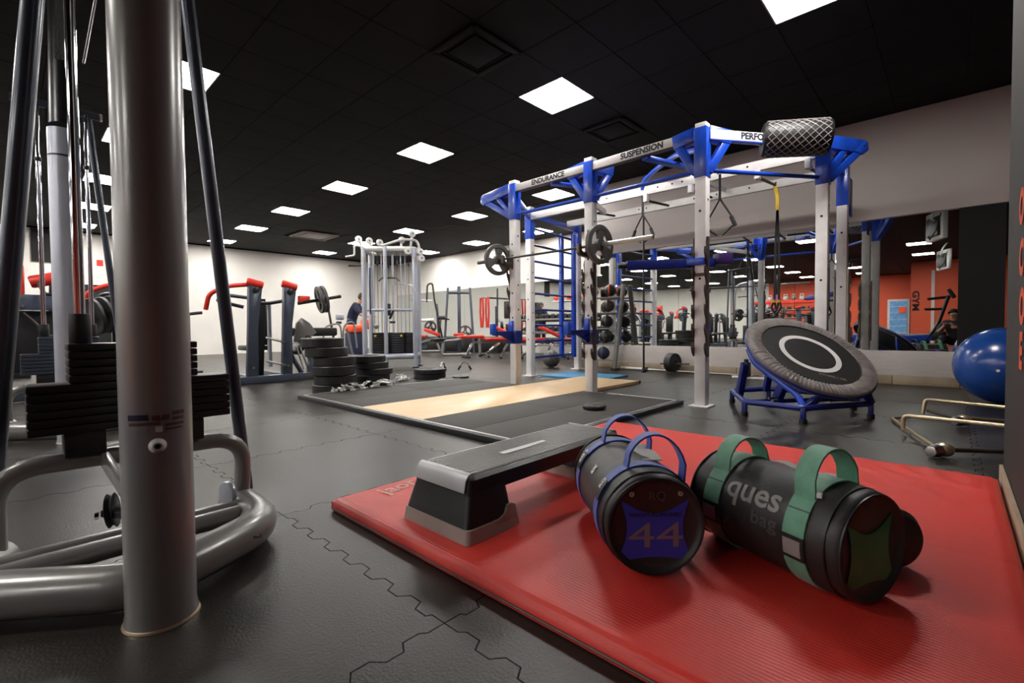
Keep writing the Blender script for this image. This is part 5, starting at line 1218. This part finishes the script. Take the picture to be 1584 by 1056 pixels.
def bench(label, loc, rz, pad, flat=True, group=None):
    t = thing('weight_bench', label, 'bench', loc, rz, group)
    part('seat_pad', MB().box((0, 0, 0.45), (0.62, 0.28, 0.075)), pad, t, 0.03)
    part('back_pad', MB().box((-0.62, 0, 0.52 if flat else 0.62), (0.62, 0.28, 0.075), Matrix.Rotation(0.0 if flat else 0.45, 3, 'Y')), pad, t, 0.03)
    part('spine', MB().beam((-0.55, 0, 0.38), (0.30, 0, 0.38), 0.05, 0.05), 'silver', t, 0.004)
    part('leg', MB().beam((0.15, 0, 0.36), (-0.25, 0, 0.06), 0.05, 0.06), 'chrome', t, 0.004)
    part('leg', MB().beam((-0.6, 0, 0.36), (-0.75, 0, 0.04), 0.05, 0.06), 'chrome', t, 0.004)
    part('foot', MB().tube(fillet([(-0.28, -0.3, 0.03), (-0.24, 0, 0.09), (-0.28, 0.3, 0.03)], 0.1, 4), 0.03, 10), 'black_rubber', t)
    part('foot', MB().beam((-0.76, -0.25, 0.03), (-0.76, 0.25, 0.03), 0.05, 0.05), 'black_rubber', t, 0.006)
    return t
bench('weight bench with red pad left of the rack post', (8.35, 8.45, 0), -0.35, 'bright_red')
bench('red padded bench seen through the rack ladder', (8.55, 7.35, 0), -0.75, 'bright_red', False)
bench('second red padded bench behind the rack ladder, farther right', (9.0, 6.35, 0), -0.75, 'bright_red', False)
t = thing('speaker_stand', 'tall black equipment stand in front of the far mirror left of the rack', 'stand', (9.9, 9.35, 0))
part('pole', MB().cyl((9.9, 9.35, 0.05), (9.9, 9.35, 1.5), 0.03, 12), 'black_paint', t, W=True)
part('cabinet', MB().box((9.9, 9.35, 1.25), (0.26, 0.26, 0.50)), 'black_plastic', t, 0.02, W=True)
part('cabinet', MB().box((9.9, 9.35, 0.72), (0.2, 0.2, 0.25)), 'black_plastic', t, 0.02, W=True)
part('base', MB().lathe([(0.001, 0.05), (0.2, 0.04), (0.22, 0), (0.001, 0)], (9.9, 9.35, 0), n=24), 'black_rubber', t, W=True)
# dumbbell racks
def dumbbell():
    t = thing('dumbbell', 'x', 'dumbbell')
    part('handle', MB().cyl((0, -0.065, 0), (0, 0.065, 0), 0.015, 10), 'chrome', t)
    for s in (-1, 1): part('head', MB().lathe([(0.001, -0.035), (0.055, -0.035), (0.068, -0.022), (0.068, 0.022), (0.055, 0.035), (0.001, 0.035)], (0, s*0.095, 0), (0, 1, 0), 14), 'black_rubber', t)
    return t
DB = dumbbell(); db_first = True
def dumbbell_rack(label, x, y0_, y1_, tiers, lab, grp, face=-1, step=0.19):
    global db_first
    t = thing('dumbbell_rack', label, 'rack', (x, (y0_+y1_)/2, 0))
    for yy in (y0_, y1_):
        part('side_frame', MB().beam((x+0.12, yy, 0.0), (x+0.05, yy, tiers[-1]+0.12), 0.06, 0.08), 'black_paint', t, 0.006, W=True)
    for z in tiers:
        part('shelf', MB().box((x, (y0_+y1_)/2, z-0.085), (0.36, y1_-y0_, 0.03), Matrix.Rotation(-0.12*face, 3, 'Y')), 'black_paint', t, 0.004, W=True)
        part('shelf_lip', MB().box((x+face*0.18, (y0_+y1_)/2, z-0.075), (0.02, y1_-y0_, 0.04)), 'silver', t, 0.003, W=True)
        n = int((y1_-y0_-0.1)/step)
        for k in range(n):
            loc = (x, y0_+0.12+k*step, z+0.005)
            if db_first: DB.location = loc; DB.rotation_euler = (0, 0, PI/2); DB['label'] = lab; DB['group'] = grp; db_first = False
            else: dup(DB, loc, PI/2, lab, grp)
dumbbell_rack('black dumbbell rack seen through the blue rack ladder', 9.85, 6.2, 9.0, (0.35, 0.68, 1.02), 'round black dumbbell on the rack behind the blue ladder', 'dumbbells on the rack behind the ladder')
t = thing('wall_shelf', 'thin wall shelf with small coloured items above the dumbbells', 'shelf', (10.3, 7.6, 1.45))
part('board', MB().box((10.36, 7.5, 1.45), (0.22, 1.2, 0.03)), 'white_plastic', t, 0.004, W=True); part('support', MB().box((10.4, 7.5, 1.40), (0.1, 0.04, 0.08)), 'silver', t, W=True)
for k in range(5): single('small_ball', MB().sphere((0, 0, 0.07), 0.07, 14), ('orange_vinyl', 'white_plastic', 'orange_vinyl', 'grey_print', 'orange_vinyl')[k], 'small %s exercise ball on the wall shelf, %s from the left' % (('orange', 'white', 'orange', 'grey', 'orange')[k], ('first', 'second', 'third', 'fourth', 'fifth')[k]), 'ball', (10.33, 8.0-0.22*k, 1.466), group='balls on the wall shelf')

# medicine ball rack at the mirror wall end
t = thing('ball_rack', 'slanted grey rack of medicine balls behind the middle white post', 'rack', (7.1, 4.55, 0))
for yy in (4.17, 4.95):
    part('side_tube', MB().tube([(6.97, yy, 0.03), (7.27, yy, 1.46)], 0.040, 12), 'rack_grey', t, W=True)
    part('foot', MB().box((6.99, yy, 0.015), (0.16, 0.09, 0.03)), 'black_rubber', t, 0.005, W=True)
for k in range(5):
    z = 0.26+0.27*k; x = 6.97+0.30*(z/1.46)
    part('cradle_rail', MB().cyl((x-0.12, 4.17, z-0.10), (x-0.12, 4.95, z-0.10), 0.012, 8), 'silver', t, W=True)
    part('cradle_rail', MB().cyl((x+0.0, 4.17, z-0.10), (x+0.0, 4.95, z-0.10), 0.012, 8), 'silver', t, W=True)
bc = ['iron', 'navy_cloth', 'brown_steel', 'black_leather', 'black_leather', 'black_leather', 'gold_plate', 'brown_steel', 'black_leather', 'orange_vinyl']
rown = ['lowest', 'second', 'third', 'fourth', 'top']
for k in range(5):
    z = 0.26+0.27*k; x = 6.97+0.30*(z/1.46)-0.06
    for q_, yy in enumerate((4.74, 4.38)):
        t = thing('medicine_ball', 'medicine ball at the %s of the %s shelf of the grey ball rack' % (('left', 'right')[q_], rown[k]), 'ball', (x, yy, z-0.080))
        b_ = part('ball', MB().sphere((0, 0, 0.105), 0.105, 24), bc[(k*2+q_) % 10] if k < 4 else 'black_leather', t)
        part('seam_band', MB().tube([(0.1*math.cos(a), 0.03*math.cos(a), 0.105+0.105*math.sin(a)) for a in [2*PI*i/28 for i in range(28)]], 0.012, 6, closed=True), 'orange_vinyl' if k == 4 else 'iron', t)
single('floor_ball', MB().sphere((0, 0, 0.16), 0.16, 28), 'iron', 'dark round ball on the floor below the ball rack', 'ball', (6.75, 5.35, 0))

# ------------------------------------------------------------------ behind the camera: seen in the mirror
def reflect_list():
    pm2 = plate_machine('black plate loaded machine with silver arms, mirrored between ladder and nearest post', (-0.9, 8.3, 0), 2.6, frame='black_paint', pad='silver_light', tall=1.28)
    for k, (x, y, r) in enumerate(((-5.4, 7.1, 3.4), (-1.15, 4.3, 2.2), (-0.5, 10.3, 3.0), (-5.4, 5.3, 3.7), (-2.5, 11.0, 2.9))):
        dup(pm2, (x, y, 0), r, 'black machine with silver arms in the crowded row mirrored between the rack posts', 'crowded mirrored machines')
    a = dup(pm, (-2.9, 8.9, 0), 2.2, 'black plate loaded machine with red pad, mirrored between ladder and nearest post')
    a = dup(pm, (-1.0, 6.3, 0), 3.6, 'second black plate loaded machine, mirrored just left of the nearest post')
    a = dup(pm, (-3.2, 6.9, 0), 2.9, 'plate loaded machine with red pads, mirrored right of the nearest post')
    a = dup(pm, (-5.1, 9.2, 0), 4.1, 'plate loaded machine standing farthest among those mirrored beside the ladder')
    a = dup(pm, (-4.2, 3.7, 0), 1.6, 'plate loaded machine mirrored below the arched silver frame')
reflect_list()
t = thing('cable_arch', 'silver arched cable machine mirrored above the trampoline', 'gym machine', (-2.3, 4.95, 0))
part('arch', MB().tube(fillet([(-2.2, 5.55, 0.0), (-2.2, 5.45, 2.15), (-2.3, 4.55, 2.22)], 0.3, 8), 0.045, 16), 'silver_light', t, W=True)
part('mast', MB().cyl((-2.35, 5.05, 0.0), (-2.35, 5.05, 2.1), 0.055, 16), 'silver_light', t, W=True)
for s in (0.0, 0.35): part('brace', MB().tube([(-2.3, 4.95-s*0.3, 2.0), (-2.3, 4.75-s, 0.05)], 0.022, 10), 'slate', t, W=True)
for yy in (5.2, 4.95): part('pulley', MB().lathe([(0.001, -0.03), (0.08, -0.03), (0.08, 0.03), (0.001, 0.03)], (-2.25, yy, 2.02), (1, 0.3, 0), 22), 'white_plastic', t, W=True)
part('top_bar', MB().cyl((-2.3, 5.4, 1.72), (-2.3, 4.6, 1.75), 0.015, 8), 'black_paint', t, W=True)
part('weight_stack', MB().box((-2.35, 5.05, 0.45), (0.15, 0.35, 0.6)), 'black_paint', t, 0.01, W=True)
# treadmill
t = thing('treadmill', 'black treadmill with blue side rail mirrored at the right', 'treadmill', (-1.35, 1.2, 0))
part('deck', MB().box((-1.45, 1.25, 0.42), (0.55, 1.85, 0.12)), 'black_rubber', t, 0.02, W=True)
part('side_rail', MB().box((-1.15, 1.35, 0.39), (0.06, 1.9, 0.14)), 'blue_steel', t, 0.01, W=True)
part('side_rail', MB().box((-1.75, 1.35, 0.42), (0.06, 1.9, 0.13)), 'blue_dark', t, 0.01, W=True)
part('base', MB().box((-1.45, 1.25, 0.18), (0.5, 1.6, 0.34)), 'black_plastic', t, 0.02, W=True)
part('motor_hood', MB().box((-1.45, 0.30, 0.44), (0.62, 0.34, 0.24)), 'black_plastic', t, 0.05, W=True)
for x_ in (-1.15, -1.75):
    part('upright', MB().tube(fillet([(x_, 0.50, 0.35), (x_, 0.30, 0.7), (x_, 0.10, 1.45)], 0.1, 4), 0.035, 12), 'black_paint', t, W=True)
    part('handrail', MB().cyl((x_, 0.10, 1.42), (x_, 0.50, 1.38), 0.022, 10), 'black_rubber', t, W=True)
    part('handrail', MB().cyl((x_, 0.20, 1.12), (x_, 0.55, 1.12), 0.026, 10), 'black_rubber', t, W=True)
part('console', MB().box((-1.45, 0.05, 1.50), (0.62, 0.08, 0.24), Matrix.Rotation(-0.5, 3, 'X')), 'black_plastic', t, 0.02, W=True)
# ceiling mounted screens
for (x, y, z, lab) in ((0.9, 0.30, 2.86, 'larger ceiling hung screen with pale frame mirrored at the upper right'), (-5.6, 0.25, 2.78, 'smaller ceiling hung screen mirrored below the larger one')):
    t = thing('ceiling_screen', lab, 'screen', (x, y, z), 1.15)
    part('frame', MB().box((0, 0, 0), (0.10, 0.72, 0.62)), 'white_plastic', t, 0.02)
    part('display', MB().box((-0.052, 0, 0), (0.006, 0.64, 0.54)), 'screen', t)
    part('back_cover', MB().box((0.07, -0.02, -0.02), (0.06, 0.5, 0.42)), 'black_plastic', t, 0.02)
    part('bracket', MB().tube(fillet([(0.06, -0.1, 0.1), (0.2, -0.25, 0.12), (0.2, -0.35, 0.3), (0.1, -0.4, ZC-z)], 0.06, 4), 0.022, 10), 'white_plastic', t)
    part('cable', MB().tube([(0.10, 0.1, -0.2), (0.16, -0.1, -0.30), (0.18, -0.4, -0.15), (0.14, -0.5, 0.2)], 0.012, 8), 'black_plastic', t)
# drinks cooler
t = thing('drinks_cooler', 'tall white framed drinks cooler against the red wall, mirrored', 'cooler', (-15.55, 2.0, 0))
part('cabinet', MB().box((-15.6, 2.0, 1.0), (0.7, 0.85, 2.0)), 'white_plastic', t, 0.02, W=True)
gd = part('glass_door', MB().box((-15.24, 2.0, 1.02), (0.03, 0.66, 1.75)), 'glass_blue', t, W=True)
for k in range(5): part('shelf', MB().box((-15.215, 2.0, 0.35+0.32*k), (0.02, 0.64, 0.03)), 'white_plastic', gd, W=True)
part('poster', MB().box((-15.215, 1.85, 1.45), (0.02, 0.28, 0.3)), 'orange_vinyl', gd, W=True)
# red shelf unit and dumbbells against the red wall
dumbbell_rack('long dumbbell rack before the red wall, mirrored above the trampoline', -8.6, 4.1, 6.6, (0.75, 1.15, 1.5), 'dumbbell on the mirrored rack in front of the red wall', 'dumbbells mirrored before the red wall', face=1, step=0.26)
t = thing('red_shelf', 'red wall shelf above the mirrored dumbbell rack', 'shelf', (-9.4, 5.3, 1.75))
part('board', MB().box((-9.4, 5.3, 1.80), (0.4, 3.2, 0.14)), 'bright_red', t, 0.01, W=True); part('leg', MB().box((-9.4, 3.8, 0.87), (0.1, 0.1, 1.74)), 'black_paint', t, W=True); part('leg', MB().box((-9.4, 6.8, 0.87), (0.1, 0.1, 1.74)), 'black_paint', t, W=True)
for k in range(7): single('kettlebell', MB().sphere((0, 0, 0.10), 0.10, 14).tube([(0, -0.07, 0.17), (0, -0.06, 0.27), (0, 0.06, 0.27), (0, 0.07, 0.17)], 0.018, 8), ('white_plastic', 'purple', 'white_plastic', 'silver', 'white_plastic', 'purple', 'white_plastic')[k], 'pale kettlebell on the mirrored red shelf', 'kettlebell', (-9.35, 4.3+0.32*k, 1.872), group='kettlebells on the mirrored red shelf')
t = thing('wall_sign', 'black vertical lettering on the red block, mirrored', 'sign', (-10.49, 1.0, 1.5))
tt = text_mb('GYM', 0.30, 0.01); tt.v = [Vector((-10.489, 1.15-p.y, 1.7-p.x*1.3)) for p in tt.v]; part('lettering', tt, 'wall_black', t, W=True)
# the photographer
crouch = dict(pelvis=(-0.25, 0, 0.34), waist=(-0.22, 0, 0.47), chest=(-0.15, 0, 0.66), neck=(-0.10, 0, 0.82), headbase=(-0.08, 0, 0.87), head=(-0.05, 0, 0.95), crown=(-0.05, 0, 1.02), face=(1, 0, -0.1),
    shl=(-0.12, 0.19, 0.76), ell=(0.05, 0.25, 0.55), wrl=(0.18, 0.09, 0.70), hdl=(0.22, 0.06, 0.74), shr=(-0.12, -0.19, 0.76), elr=(0.05, -0.25, 0.55), wrr=(0.18, -0.09, 0.70), hdr=(0.22, -0.06, 0.74),
    hpl=(-0.22, 0.10, 0.32), knl=(0.10, 0.16, 0.44), anl=(0.02, 0.16, 0.08), tol=(0.16, 0.17, 0.035), hpr=(-0.22, -0.10, 0.32), knr=(0.12, -0.16, 0.12), anr=(-0.28, -0.14, 0.07), tor=(-0.42, -0.14, 0.035))
person('person in black crouching with a camera, seen in the mirror beside the blue ball', (-0.46, 0.02, 0), 0.3, crouch, 'black_cloth', 'black_cloth')

# remove anything left unplaced
for o in list(bpy.data.objects):
    if o.get('label') == 'x': o['label'] = 'spare'
